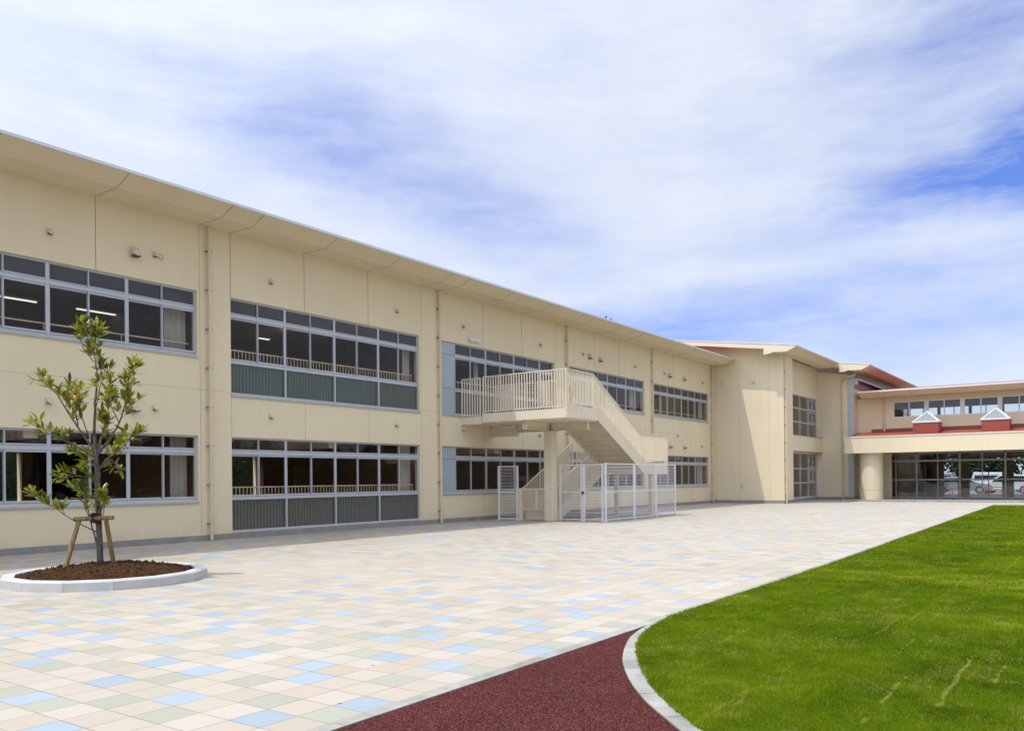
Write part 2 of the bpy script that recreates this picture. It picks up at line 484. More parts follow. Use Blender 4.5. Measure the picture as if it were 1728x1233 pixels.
# ------------------------------------------------------------------ mesh builder
class MB:
    def __init__(s):
        s.v = []; s.f = []; s.m = []
        s.map = None
    def add(s, vs, fs, mi=0):
        n = len(s.v)
        if s.map: vs = [s.map(*p) for p in vs]
        s.v += [tuple(p) for p in vs]
        s.f += [tuple(n + i for i in f) for f in fs]
        s.m += [mi] * len(fs)
        return s
    def box(s, x0, x1, y0, y1, z0, z1, mi=0):
        if x0 > x1: x0, x1 = x1, x0
        if y0 > y1: y0, y1 = y1, y0
        if z0 > z1: z0, z1 = z1, z0
        vs = [(x0, y0, z0), (x1, y0, z0), (x1, y1, z0), (x0, y1, z0), (x0, y0, z1), (x1, y0, z1), (x1, y1, z1), (x0, y1, z1)]
        return s.add(vs, [(0, 3, 2, 1), (4, 5, 6, 7), (0, 1, 5, 4), (1, 2, 6, 5), (2, 3, 7, 6), (3, 0, 4, 7)], mi)
    def quad(s, a, b, c, d, mi=0):
        return s.add([a, b, c, d], [(0, 1, 2, 3)], mi)
    def bar(s, p0, p1, w, h, mi=0, up=(0, 0, 1)):
        """rectangular bar between two points: w across, h along up"""
        p0, p1 = Vector(p0), Vector(p1)
        d = (p1 - p0).normalized(); u = Vector(up)
        if abs(d.dot(u)) > .98: u = Vector((1, 0, 0))
        sde = d.cross(u).normalized(); u2 = sde.cross(d).normalized()
        vs = []
        for p in (p0, p1):
            for a, b in ((-1, -1), (1, -1), (1, 1), (-1, 1)):
                vs.append(p + sde * (a * w / 2) + u2 * (b * h / 2))
        return s.add(vs, [(0, 3, 2, 1), (4, 5, 6, 7), (0, 1, 5, 4), (1, 2, 6, 5), (2, 3, 7, 6), (3, 0, 4, 7)], mi)
    def tube(s, pts, rad, n=8, mi=0, cap=True):
        pts = [Vector(p) for p in pts]
        if not hasattr(rad, '__len__'): rad = [rad] * len(pts)
        vs, fs = [], []
        prev = None
        for i, p in enumerate(pts):
            d = (pts[min(i + 1, len(pts) - 1)] - pts[max(i - 1, 0)]).normalized()
            if prev is None:
                a = Vector((0, 0, 1)) if abs(d.z) < .9 else Vector((1, 0, 0))
                a = d.cross(a).normalized()
            else:
                a = (prev - d * prev.dot(d)).normalized()
            prev = a
            b = d.cross(a)
            for k in range(n):
                t = 2 * math.pi * k / n
                vs.append(p + a * (math.cos(t) * rad[i]) + b * (math.sin(t) * rad[i]))
        for i in range(len(pts) - 1):
            for k in range(n):
                k2 = (k + 1) % n
                fs.append((i * n + k, i * n + k2, (i + 1) * n + k2, (i + 1) * n + k))
        if cap:
            fs.append(tuple(reversed(range(n)))); fs.append(tuple((len(pts) - 1) * n + k for k in range(n)))
        return s.add(vs, fs, mi)
    def prism(s, poly, axis, a0, a1, mi=0):
        """extrude a 2D polygon: axis 'y' takes (x,z), axis 'x' takes (y,z), axis 'z' takes (x,y)"""
        def P(p, a):
            return {'y': (p[0], a, p[1]), 'x': (a, p[0], p[1]), 'z': (p[0], p[1], a)}[axis]
        n = len(poly)
        vs = [P(p, a0) for p in poly] + [P(p, a1) for p in poly]
        fs = [tuple(range(n)), tuple(reversed(range(n, 2 * n)))]
        for i in range(n):
            j = (i + 1) % n
            fs.append((i, n + i, n + j, j))
        return s.add(vs, fs, mi)
    def build(s, name, mats, parent=None, origin=None, smooth=False, bevel=0):
        if not isinstance(mats, (list, tuple)): mats = [mats]
        o0 = Vector(origin) if origin is not None else (Vector(parent['org']) if parent is not None and 'org' in parent else Vector((0, 0, 0)))
        me = bpy.data.meshes.new(name)
        me.from_pydata([tuple(Vector(p) - o0) for p in s.v], [], s.f)
        for m in mats: me.materials.append(m)
        me.polygons.foreach_set('material_index', s.m)
        if smooth: me.polygons.foreach_set('use_smooth', [True] * len(me.polygons))
        me.update()
        import bmesh
        bm = bmesh.new(); bm.from_mesh(me)
        bmesh.ops.recalc_face_normals(bm, faces=bm.faces)
        bm.to_mesh(me); bm.free()
        o = bpy.data.objects.new(name, me)
        COL.objects.link(o)
        if parent is not None:
            o.parent = parent
            o['org'] = tuple(o0)
        else:
            o.location = o0
            o['org'] = tuple(o0)
        if bevel:
            b = o.modifiers.new('bevel', 'BEVEL'); b.width = bevel; b.segments = 2; b.limit_method = 'ANGLE'
        return o

def tag(o, label=None, cat=None, group=None, kind=None):
    if label: o['label'] = label
    if cat: o['category'] = cat
    if group: o['group'] = group
    if kind: o['kind'] = kind
    return o
def empty(name, loc, label, cat, group=None):
    o = bpy.data.objects.new(name, None)
    COL.objects.link(o); o.location = loc; o['org'] = tuple(loc)
    o.empty_display_size = .2
    return tag(o, label, cat, group)

def wall_cells(mb, amap, a0, a1, z0, z1, holes, thick, mi=0):
    """a wall with rectangular openings as solid blocks round the holes; amap(a, depth, z)"""
    zs = sorted({z0, z1, *[h[2] for h in holes], *[h[3] for h in holes]})
    zs = [z for z in zs if z0 <= z <= z1]
    old = mb.map; mb.map = amap
    for zi in range(len(zs) - 1):
        za, zb = zs[zi], zs[zi + 1]; zm = (za + zb) / 2
        cuts = sorted([(h[0], h[1]) for h in holes if h[2] < zm < h[3]])
        cur = a0
        for c0, c1 in cuts:
            if c0 > cur: mb.box(cur, c0, -thick, 0, za, zb, mi)
            cur = max(cur, c1)
        if cur < a1: mb.box(cur, a1, -thick, 0, za, zb, mi)
    mb.map = old

# ------------------------------------------------------------------ the setting: grounds
def edge_x(y):
    return -3.90 if y < 14 else -3.90 - (y - 14) * (0.52 / 33)
MB().quad((-900, -900, -.06), (900, -900, -.06), (900, 1500, -.06), (-900, 1500, -.06)).build('ground', M_['asphalt'])
tag(bpy.data.objects['ground'], kind='structure')
# tile rows: whole tiles as single faces, each carrying its own colour class
BLUE = [(-18,7),(-17,8),(-16,10),(-15,13),(-15,15),(-13,6),(-13,9),(-13,13),(-12,10),(-12,15),(-11,18),(-11,20),(-10,3),(-10,5),(-10,10),(-10,13),(-10,24),(-8,3),(-8,6),(-8,8),(-8,15),(-8,18),(-7,4),(-7,13),(-6,1),(-6,9),(-6,15),(-6,21),(-6,23),(-5,4),(-5,10),(-5,18),(-5,29),(-4,2),(-4,8),(-4,15),(-4,29),(-3,1),(-3,5),(-3,7),(-3,18),(-2,10),(-2,12),(-2,16),(-1,8),(-1,21),(0,3),(0,15),(0,17),(0,22),(0,24),(1,-1),(1,1),(1,5),(1,19),(1,26),(1,29),(2,3),(2,13),(3,9),(3,11),(4,-2),(4,1),(4,5),(4,10),(4,19),(4,21),(4,26),(5,4),(5,7),(5,12),(5,14),(5,17),(6,9),(6,13),(6,16),(6,18),(6,20),(6,24),(6,28),(7,1),(7,7),(8,3),(8,10),(8,13),(8,21)]
SAGE = [(-15,6),(-15,9),(-14,7),(-12,8),(-11,12),(-10,4),(-10,7),(-9,5),(-8,10),(-7,2),(-7,11),(-6,5),(-6,7),(-5,14),(-4,12),(-3,3),(-3,6),(-3,9),(-2,1),(-2,15),(-1,2),(-1,4),(-1,6),(-1,12),(0,-1),(0,9),(1,6),(1,11),(2,-1),(2,2),(2,7),(2,9),(3,0),(3,10),(3,13),(3,16),(3,18),(4,3),(4,7),(5,0),(6,2),(6,10),(6,14),(7,5),(8,2),(8,7),(8,11),(8,15),(8,17),(8,19)]

def build_paving():
    X0, Y0, P = -22.1406 * .3, 9.9909 * .3, .3
    ia, ib, ja, jb = -42, 123, -50, 192
    ni, nj = ib - ia, jb - ja
    r = np.random.default_rng(12)
    val = r.random((ni, nj))
    # blue and sage stones are laid singly, seldom side by side
    for i in range(1, ni - 1):
        for j in range(1, nj - 1):
            if val[i, j] > .76 and (val[i - 1, j] > .76 or val[i, j - 1] > .76) and r.random() < .8:
                val[i, j] = r.random() * .75
    near = [(i, j) for i in range(-20, 9) for j in range(-6, 31)]
    for i, j in near:
        if val[i - ia, j - ja] > .76: val[i - ia, j - ja] = r.random() * .75
    for i, j in SAGE: val[i - ia, j - ja] = .80
    for i, j in BLUE: val[i - ia, j - ja] = .95
    gi, gj = np.meshgrid(np.arange(ni + 1) + ia, np.arange(nj + 1) + ja, indexing='ij')
    co = np.stack([X0 + gi * P, Y0 + gj * P, np.zeros_like(gi, float)], -1).reshape(-1, 3)
    a = (np.arange(ni)[:, None] * (nj + 1) + np.arange(nj)[None, :]).reshape(-1)
    f = np.stack([a, a + nj + 1, a + nj + 2, a + 1], 1)
    me = bpy.data.meshes.new('paving')
    me.vertices.add(len(co)); me.vertices.foreach_set('co', co.reshape(-1).astype(np.float32))
    me.loops.add(f.size); me.loops.foreach_set('vertex_index', f.reshape(-1).astype(np.int32))
    me.polygons.add(len(f)); me.polygons.foreach_set('loop_start', (np.arange(len(f)) * 4).astype(np.int32))
    at = me.attributes.new('tile', 'FLOAT', 'FACE'); at.data.foreach_set('value', val.reshape(-1).astype(np.float32))
    me.materials.append(M_['paving']); me.update(calc_edges=True); me.validate()
    o = bpy.data.objects.new('paving', me); COL.objects.link(o)
    return tag(o, kind='structure')
build_paving()

# kerb arc round the lawn's corner (outer side faces the rubber, inner side the grass)
arc_o = [(-3.80, 7.78), (-3.70, 7.28), (-3.57, 6.88), (-3.27, 6.21), (-2.9, 5.61), (-2.55, 5.15), (-2.25, 4.83), (-2.00, 4.58), (-1.5, 4.15), (-.8, 3.7), (0, 3.35), (1.5, 3.0), (5, 2.7), (16, 2.5)]
arc_i = [(-3.83, 8.40), (-3.66, 7.46), (-3.43, 6.81), (-3.155, 6.27), (-2.80, 5.70), (-2.46, 5.24), (-2.165, 4.91), (-1.92, 4.67), (-1.44, 4.25), (-.75, 3.81), (.03, 3.47), (1.5, 3.12), (5, 2.82), (16, 2.62)]
def smooth_line(pts, k=4):
    out = []
    P = [Vector((*p, 0)) for p in pts]
    for i in range(len(P) - 1):
        p0 = P[max(i - 1, 0)]; p1 = P[i]; p2 = P[i + 1]; p3 = P[min(i + 2, len(P) - 1)]
        for j in range(k):
            t = j / k
            q = .5 * ((2 * p1) + (-p0 + p2) * t + (2 * p0 - 5 * p1 + 4 * p2 - p3) * t * t + (-p0 + 3 * p1 - 3 * p2 + p3) * t ** 3)
            out.append((q.x, q.y))
    out.append(pts[-1])
    return out
ao = smooth_line(arc_o); ai = smooth_line(arc_i)
# rubber surface between the straight edging and the arc
mb = MB()
mb.add([(-3.80, -12, .004), (16, -12, .004)] + [(p[0], p[1], .004) for p in reversed(ao)], [tuple(range(len(ao) + 2))])
rb = mb.build('rubber_path', M_['rubber']); tag(rb, kind='structure')
# kerb_arc, laid as long curved stones with joints
mb = MB()
n = len(ao)
for i in range(n - 1):
    a, b, c, d = ao[i], ao[i + 1], ai[i + 1], ai[i]
    mb.add([(*a, -.05), (*b, -.05), (*c, -.05), (*d, -.05), (*a, .014), (*b, .014), (*c, .014), (*d, .014)],
           [(4, 5, 6, 7), (0, 1, 5, 4), (2, 3, 7, 6)])
for i in range(4, n - 1, 5):
    a, d = Vector((*ao[i], .0155)), Vector((*ai[i], .0155))
    t = (Vector((*ao[i + 1], 0)) - Vector((*ao[i], 0))).normalized() * .0035
    mb.quad(a - t, a + t, d + t, d - t, 1)
kb = mb.build('lawn_kerb', [M_['kerb'], M_['kerb_joint']]); tag(kb, kind='structure')
# straight flush edging between paving and rubber / lawn
mb = MB()
ys = list(np.arange(-12, 14.01, .6)) + list(np.arange(14.6, 47.01, .6))
for y0, y1 in zip(ys[:-1], ys[1:]):
    xa, xb = edge_x(y0), edge_x(y1)
    w = .10
    z = .012
    mb.add([(xa, y0, -.03), (xa + w, y0, -.03), (xb + w, y1 - .006, -.03), (xb, y1 - .006, -.03),
            (xa, y0, z), (xa + w, y0, z), (xb + w, y1 - .006, z), (xb, y1 - .006, z)],
           [(4, 5, 6, 7), (0, 3, 7, 4), (1, 2, 6, 5), (0, 1, 5, 4), (2, 3, 7, 6)])
mb.box(edge_x(47), 20, 46.95, 47.1, -.03, .02)
ek = mb.build('paving_kerb', [M_['kerb']]); tag(ek, kind='structure')
# lawn bed
lawn_poly = [(p[0], p[1]) for p in ai] + [(16, 46.95), (edge_x(46.9) + .1, 46.95)] + [(edge_x(y) + .1, y) for y in np.arange(44, 8.6, -3)]
mb = MB(); mb.add([(x, y, .010) for x, y in lawn_poly], [tuple(range(len(lawn_poly)))])
lw = mb.build('lawn', M_['lawn']); tag(lw, kind='structure')

# grass blades: dense and short near the camera, coarser far away
def vnoise(x, y, s, seed):
    r = np.random.default_rng(seed); g = r.random((96, 96))
    u = x * s + 31.7; v = y * s + 17.3
    i = np.floor(u).astype(int); j = np.floor(v).astype(int); fu = u - i; fv = v - j
    fu = fu * fu * (3 - 2 * fu); fv = fv * fv * (3 - 2 * fv)
    a = g[i % 96, j % 96]; b = g[(i + 1) % 96, j % 96]; c = g[i % 96, (j + 1) % 96]; d = g[(i + 1) % 96, (j + 1) % 96]
    return (a * (1 - fu) + b * fu) * (1 - fv) + (c * (1 - fu) + d * fu) * fv
def inside_lawn(x, y):
    lim = np.interp(y, [2.5] + [p[1] for p in reversed(ai) if p[1] > 2.7] + [14, 46.95],
                    [16] + [p[0] for p in reversed(ai) if p[1] > 2.7] + [edge_x(14) + .1, edge_x(46.95) + .1])
    return x > lim - .004 - .020 * vnoise(x, y, 34, 51)
def blades(y0, y1, dens, h, w):
    area_x0, area_x1 = -4.5, .4
    n = int((y1 - y0) * (area_x1 - area_x0) * dens)
    x = rng.uniform(area_x0, area_x1, n); y = rng.uniform(y0, y1, n)
    keep = inside_lawn(x, y) & (x < .35 - .03 * y)
    x, y = x[keep], y[keep]
    # straw seams between the turf rolls, along y
    seam = np.zeros(len(x))
    for sx_, sa, sb, ww in ((-.885, 6.0, 7.9, .035), (-1.205, 5.9, 7.2, .028), (-2.0, 5.3, 5.95, .03), (-.64, 6.9, 7.6, .03), (-1.42, 7.6, 8.5, .02), (-1.21, 5.2, 5.5, .03),
                            (-1.15, 9.2, 10.3, .02), (-2.6, 6.3, 7.2, .02), (-1.75, 8.4, 10.2, .018), (-.9, 9.3, 10.5, .02), (-2.35, 9, 11, .012), (-2.9, 6.7, 7.0, .03)):
        q = np.exp(-((x - sx_ + .008 * np.sin(y * 9)) / (ww * .42)) ** 2) * (.45 + .9 * vnoise(x, y, 45, 71)) * ((y > sa) & (y < sb))
        q *= 1.25 * (vnoise(x, y, 13, 5) > .30)
        seam = np.maximum(seam, q)
    keep = rng.random(len(x)) > seam * .62
    x, y, seam = x[keep], y[keep], seam[keep]
    n = len(x)
    big = vnoise(x, y, .8, 1); mid = vnoise(x, y, 3.2, 2); fine = vnoise(x, y, 13, 3)
    streak = vnoise(x, y * 1.0, 1.7, 9)
    t = .02 + .36 * big + .30 * mid + .18 * fine + .16 * rng.random(n) - .08
    # faint paler joints of the turf rolls, broken and uneven
    k = np.round(x / .405); dxs = np.abs(x - k * .405 - .01 * np.sin(y * 3 + k))
    along = vnoise(k * 3.1, y, 1.1, 31)
    t = t + .17 * np.exp(-(dxs / .011) ** 2) * (.5 + vnoise(x, y, 11, 41)) * (along > .52)
    ky = np.round((y + (k % 2) * .6) / 1.2); dys = np.abs(y + (k % 2) * .6 - ky * 1.2)
    t = t + .12 * np.exp(-(dys / .010) ** 2) * (vnoise(k * 2.3, ky * 1.9, 1.0, 33) > .55)
    t = np.clip(t, 0, .82)
    dry = (vnoise(x, y, 2.4, 11) * .6 + vnoise(x, y, 9, 12) * .4)
    t = np.where((dry > .74) & (rng.random(n) < (dry - .72) * 1.5), .82 + .12 * rng.random(n), t)
    mot = vnoise(x, y, 1.9, 61) * .5 + vnoise(x, y, 6.3, 62) * .5
    t = np.where((mot > .64) & (rng.random(n) < .08), .97, t)
    t = np.where(rng.random(n) < .008, .88, t)
    t = np.where(rng.random(n) < seam * .85, .86 + .14 * rng.random(n), t)
    hh = h * (.55 + .7 * rng.random(n)) * (.72 + .5 * big) * np.where(seam > .3, .5, 1)
    ang = rng.uniform(0, 2 * math.pi, n); lean = rng.uniform(.2, 1.1, n) * hh
    la = rng.uniform(0, 2 * math.pi, n)
    ww_ = w * rng.uniform(.6, 1.3, n)
    dx, dy = np.cos(ang) * ww_ / 2, np.sin(ang) * ww_ / 2
    lx, ly = np.cos(la) * lean, np.sin(la) * lean
    z0 = np.full(n, .008)
    V = np.stack([
        np.stack([x - dx, y - dy, z0], 1), np.stack([x + dx, y + dy, z0], 1),
        np.stack([x + lx * .4 + dx * .7, y + ly * .4 + dy * .7, z0 + hh * .6], 1), np.stack([x + lx * .4 - dx * .7, y + ly * .4 - dy * .7, z0 + hh * .6], 1),
        np.stack([x + lx, y + ly, z0 + hh], 1)], 1)
    return V, t
parts = [blades(2.4, 7.5, 30000, .023, .0038), blades(7.5, 12, 14000, .025, .0060), blades(12, 20, 6000, .027, .010),
         blades(20, 32, 2000, .036, .020), blades(32, 46.9, 900, .040, .034)]
V = np.concatenate([p[0] for p in parts]); T = np.concatenate([p[1] for p in parts])
nb = len(V)
me = bpy.data.meshes.new('grass')
me.vertices.add(nb * 5); me.vertices.foreach_set('co', V.reshape(-1).astype(np.float32))
base = np.arange(nb)[:, None] * 5
loops = np.concatenate([base + np.array([[0, 1, 2, 3]]), base + np.array([[3, 2, 4]])], 1).reshape(-1)
me.loops.add(len(loops)); me.loops.foreach_set('vertex_index', loops.astype(np.int32))
me.polygons.add(nb * 2)
ls = (np.arange(nb)[:, None] * 7 + np.array([[0, 4]])).reshape(-1)
me.polygons.foreach_set('loop_start', ls.astype(np.int32))
at = me.attributes.new('tint', 'FLOAT', 'POINT'); at.data.foreach_set('value', np.repeat(T, 5).astype(np.float32))
me.materials.append(M_['blade'])
me.update(calc_edges=True); me.validate()
g = bpy.data.objects.new('grass', me); COL.objects.link(g)
tag(g, 'bright green mown lawn grass with a few straw coloured seams', 'grass', kind='stuff')
print('blades', nb)

# ------------------------------------------------------------------ maps for walls
def MX(X):   # wall facing +x: a = y, depth outward
    return lambda a, d, z: (X + d, a, z)
def MY(Y):   # wall facing -y: a = x
    return lambda a, d, z: (a, Y - d, z)

def window_unit(parent, amap, a0, a1, z, sub, name='window', mats=('alu', 'glass', 'film_upper'), low=None, rec=-.10, fan_film=True, panes=2, midrail=None, first=0):
    """one frame between two heavy mullions. z = (bottom, sash bottom, sash top, transom bottom, head)"""
    zb, zs0, zs1, zt, zh = z
    fr = MB(); fr.map = amap
    d0, d1 = rec - .05, rec + .03
    mw = .026
    fr.box(a0, a0 + mw, d0, d1, zb, zh)
    fr.box(a1 - mw, a1, d0, d1, zb, zh)
    fr.box(a0 + mw, a1 - mw, d0, d1, zh - .035, zh)
    fr.box(a0 + mw, a1 - mw, d0, d1 + .004, zs1 + .035, zt)              # transom bar
    fr.box(a0 + mw, a1 - mw, d0, d1 - .012, zb if low is None else zs0 - .12, zs0 - .03)
    if low is not None:
        fr.box(a0 + mw, a1 - mw, d0, d1, zb, zb + .05)
    w = (a1 - a0 - 2 * mw) / panes
    gl = MB(); gl.map = amap
    fi = MB(); fi.map = amap
    for k in range(panes):
        b0 = a0 + mw + w * k; b1 = b0 + w
        off = 0 if (k + first) % 2 == 0 else .032
        e0 = rec - .030 + off; e1 = e0 + .026
        s = .030
        ext = .0 if k == 0 else -.02
        x0, x1 = b0 + ext, b1
        for (za, zb_) in ((zs0 - .03, zs1 + .035),):
            fr.box(x0, x0 + s, e0, e1, za, zb_); fr.box(x1 - s, x1, e0, e1, za, zb_)
            fr.box(x0 + s, x1 - s, e0, e1, za, za + .045); fr.box(x0 + s, x1 - s, e0, e1, zb_ - .035, zb_)
            gl.quad((x0 + s, e0 + .013, za + .045), (x1 - s, e0 + .013, za + .045), (x1 - s, e0 + .013, zb_ - .035), (x0 + s, e0 + .013, zb_ - .035))
        # fan light
        za, zb_ = zt, zh - .035
        s2 = .026
        fr.box(x0, x0 + s2, e0, e1, za, zb_); fr.box(x1 - s2, x1, e0, e1, za, zb_)
        fr.box(x0 + s2, x1 - s2, e0, e1, za, za + .035); fr.box(x0 + s2, x1 - s2, e0, e1, zb_ - .012, zb_)
        fi.quad((x0 + s2, e0 + .013, za + .035), (x1 - s2, e0 + .013, za + .035), (x1 - s2, e0 + .013, zb_ - .012), (x0 + s2, e0 + .013, zb_ - .012))
    # painted shade: dark strips standing in for the shadow grooves along the rails
    dk = rec + .0345
    for zz in (zs1 + .040, zt - .008):
        fr.box(a0 + mw, a1 - mw, dk - .01, dk, zz, zz + .009, 1)
    fr.box(a0 + mw, a1 - mw, d1 - .02, d1 - .0095, zs0 - .038, zs0 - .030, 1)
    o = fr.build(name, [M_[mats[0]], M_['gap_shade']], parent)
    gl.build('pane', [M_[mats[1]]], o)
    fi.build('fanlight_pane', [M_[mats[2]] if fan_film else M_[mats[1]]], o)
    if low is not None:
        lo = MB(); lo.map = amap
        zl0, zl1 = zb + .05, zs0 - .12
        lo.quad((a0 + mw, rec - .01, zl0), (a1 - mw, rec - .01, zl0), (a1 - mw, rec - .01, zl1), (a0 + mw, rec - .01, zl1))
        lo.build('lower_pane', [M_[low]], o)
        sl = MB(); sl.map = amap
        # vertical slats standing behind the frosted glass
        k = int((a1 - a0 - .1) / .105)
        for q in range(k):
            c = a0 + mw + .03 + (q + .5) * (a1 - a0 - .12) / k
            sl.box(c - .030, c + .030, rec - .10, rec - .06, zl0, zl1)
        sl.box(a0 + mw, a1 - mw, rec - .16, rec - .14, zl0, zl1, 1)
        sl.build('slat_screen', [M_['slat'], M_['room_dark']], o)
    return o

# ------------------------------------------------------------------ long classroom wing
WX = -18.85
LW = empty('school_wing', (WX, 30, 0), 'long cream two storey school wing with five window bays and a deep white eave', 'building')
mx = MX(WX)
UP = (4.75, 4.84, 5.845, 5.99, 6.40); UPB = (3.84, 4.785, 5.845, 5.99, 6.40)
GR = (1.04, 1.13, 2.195, 2.345, 2.70); GRB = (.17, 1.145, 2.195, 2.345, 2.70)
b1 = [12.85 - .915 * 2 * k for k in range(5)][::-1]            # 5.53 .. 12.85
b2 = [13.86 + 1.875 * k for k in range(5)]                     # 13.86 .. 21.36
b3 = [23.35, 25.20, 27.05, 28.90, 29.93]
b4 = [31.02 + 1.845 * k for k in range(5)]
b5 = [39.48 + 1.845 * k for k in range(5)]
holes = [(b1[0], b1[-1], 4.75, 6.40), (b1[0], b1[-1], 1.04, 2.70),
         (b2[0], b2[-1], 3.84, 6.40), (b2[0], b2[-1], .17, 2.70),
         (22.50, 29.93, 3.84, 6.40), (22.50, 29.93, 1.04, 2.70),
         (b4[0], b4[-1], 4.75, 6.40), (b4[0], b4[-1], 1.04, 2.70),
         (b5[0], b5[-1], 4.75, 6.40), (b5[0], b5[-1], 1.04, 2.70)]
mb = MB()
wall_cells(mb, mx, -2.0, 47.4, .15, 8.10, holes, .22, 0)
mb.map = mx
vj = [7.6, 10.23, 12.93, 13.865, 16.38, 18.96, 21.47, 22.42, 24.94, 27.50, 30.03, 31.0, 33.33, 35.74, 38.50, 39.42, 41.90, 44.17]
def clear_spans(a, z0, z1):
    segs = [(z0, z1)]
    for h in holes:
        if h[0] - .02 < a < h[1] + .02 and h[0] < a - .001 and a + .001 < h[1]:
            ns = []
            for s in segs:
                if h[3] <= s[0] or h[2] >= s[1]: ns.append(s); continue
                if s[0] < h[2]: ns.append((s[0], h[2]))
                if s[1] > h[3]: ns.append((h[3], s[1]))
            segs = ns
    return segs
for a in vj:
    for s in clear_spans(a, .17, 8.09):
        mb.box(a - .006, a + .006, -.004, .0022, s[0], s[1], 1 if s[0] > 3 else 2)
cur = -2
for h0, h1 in ((22.50, 29.93), (b2[0], b2[-1])):
    pass
for s0, s1 in ((-2, 13.86), (21.36, 22.5), (29.93, 47.4)):
    mb.box(s0, s1, -.004, .0019, 3.877, 3.885, 2)
mb.map = None
# roof end and back wall of the wing
bh = []
for q in range(11):
    yb0 = .4 + 4.25 * q
    bh += [(yb0, yb0 + 3.0, 1.0, 2.45)]
wall_cells(mb, MX(WX - 7.4), -2, 47.4, .15, 8.10, bh, .2)
mb.box(WX - 7.4, WX - .22, -2.2, -2.0, .15, 8.10)
lwwall = mb.build('wall', [M_['wall'], M_['joint'], M_['joint_soft']], LW)
mb = MB()
segs = [(-2, b2[0]), (b2[-1], 47.4)]
mb.box(WX - 7.6, WX + .004, -2, b2[0], 0, .15); mb.box(WX - 7.6, WX + .004, b2[-1], 47.4, 0, .15)
mb.box(WX - 7.6, WX + .002, b2[0], b2[-1], 0, .165)
mb.build('plinth', M_['plinth'], LW)
# roof: flat soffit, rising outer soffit, fascia, red metal slope
E0, K0, O0 = WX, -17.92, -17.42
prof = [(E0 - .1, 8.10), (K0, 8.095), (O0, 8.315), (O0, 8.345), (-23, 9.05), (-23, 8.9)]
RY0, RY1 = -3.0, 47.32
mb = MB(); mb.prism([(E0 - .02, 8.10), (K0, 8.095), (O0, 8.315), (O0 - .02, 8.335), (E0 - .02, 8.40)], 'y', RY0, RY1, 0)
for a in vj + [5.2, 22.42]:
    mb.bar((E0 + .01, a, 8.0975), (K0, a, 8.0935), .010, .004, 1)
    mb.bar((K0, a, 8.0935), (O0 - .005, a, 8.3105), .010, .004, 1)
mb.build('soffit', [M_['soffit'], M_['joint']], LW)
mb = MB(); mb.box(O0 - .01, O0 + .028, RY0, RY1, 8.318, 8.375)
mb.build('fascia', M_['fascia'], LW)
mb = MB(); mb.prism([(O0 + .0, 8.379), (O0 + .0, 8.390), (-22.7, 9.10), (-27.0, 8.5), (-27.0, 8.3), (E0 - .1, 8.42)], 'y', RY0, RY1)
mb.build('roof', M_['roof_metal'], LW)
# windows
def sill(parent, amap, a0, a1, z):
    mb = MB(); mb.map = amap
    mb.box(a0 - .01, a1 + .01, -.2, .035, z - .045, z - .012)
    mb.box(a0 - .01, a1 + .01, .022, .0355, z - .065, z - .045)
    return mb.build('window_sill', M_['alu_sill'], parent)
for bays, up, lowm, gr in ((b1, UP, None, GR), (b2, UPB, 'film_green', GRB), (b3, UPB, 'film_green', GR), (b4, UP, None, GR), (b5, UP, None, GR)):
    for a0, a1 in zip(bays[:-1], bays[1:]):
        if a1 < 7: continue
        npn = 2 if a1 - a0 > 1.4 else 1
        window_unit(LW, mx, a0, a1, up, None, low=('film_green' if up is UPB else None), panes=npn)
        window_unit(LW, mx, a0, a1, gr, None, low=('film_brown' if gr is GRB else None), panes=npn, fan_film=False)
    sill(LW, mx, bays[0] if bays is not b3 else 22.5, bays[-1], up[0])
    if gr is not GRB:
        sill(LW, mx, bays[0] if bays is not b3 else 22.5, bays[-1], gr[0])
# solid panels at the left of bay three
for z0, z1, zj in ((3.84, 6.40, (4.75, 5.96)), (1.04, 2.70, (2.25,))):
    mb = MB(); mb.map = mx
    mb.box(22.50, 23.35, -.16, -.07, z0, z1)
    for q in zj: mb.box(22.50, 23.33, -.0705, -.068, q - .008, q + .008, 1)
    mb.box(23.31, 23.345, -.07, -.05, z0, z1, 2)
    mb.build('infill_panel', [M_['panel'], M_['joint'], M_['alu']], LW)
# rooms behind the windows
for zf, zc, h0 in ((.10, 2.86, 0), (3.80, 6.62, 1)):
    mb = MB()
    mb.box(WX - 7.4, WX - .22, -2, 47.3, zf - .1, zf, 0)
    mb.box(WX - 7.4, WX - .23, -2, 47.3, zc, zc + .1, 1)
    mb.build('room_floor', [M_['room_floor'], M_['ceiling']], LW)
    mb = MB()
    for yb in (-1.9, 4.4, 13.4, 22.0, 30.5, 39.0, 47.1):
        mb.box(WX - 7.35, WX - .23, yb - .08, yb + .08, zf, zc)
    wall_cells(mb, MX(WX - 7.3), -2, 47.2, zf, zc, bh, .09)
    # cupboards, doors and boards along the corridor wall
    y = 5.0
    rr = random.Random(3 + h0)
    while y < 46.5:
        w = rr.uniform(.9, 2.2)
        mb.box(WX - 7.3, WX - 7.3 + rr.uniform(.05, .6), y, y + w, zf, zf + rr.choice((1.1, 2.0, 2.1, 2.4)), rr.choice((1, 1, 2)))
        y += w + rr.uniform(.4, 1.6)
    mb.build('partition', [M_['room_wall'], M_['cupboard'], M_['room_dark']], LW)
    # ceiling beams
    mb = MB()
    for yb in (8.9, 17.7, 26.2, 34.8, 43.2):
        mb.box(WX - 7.3, WX - .3, yb - .15, yb + .15, zc - .35, zc)
    mb.build('ceiling_beam', M_['ceiling'], LW)
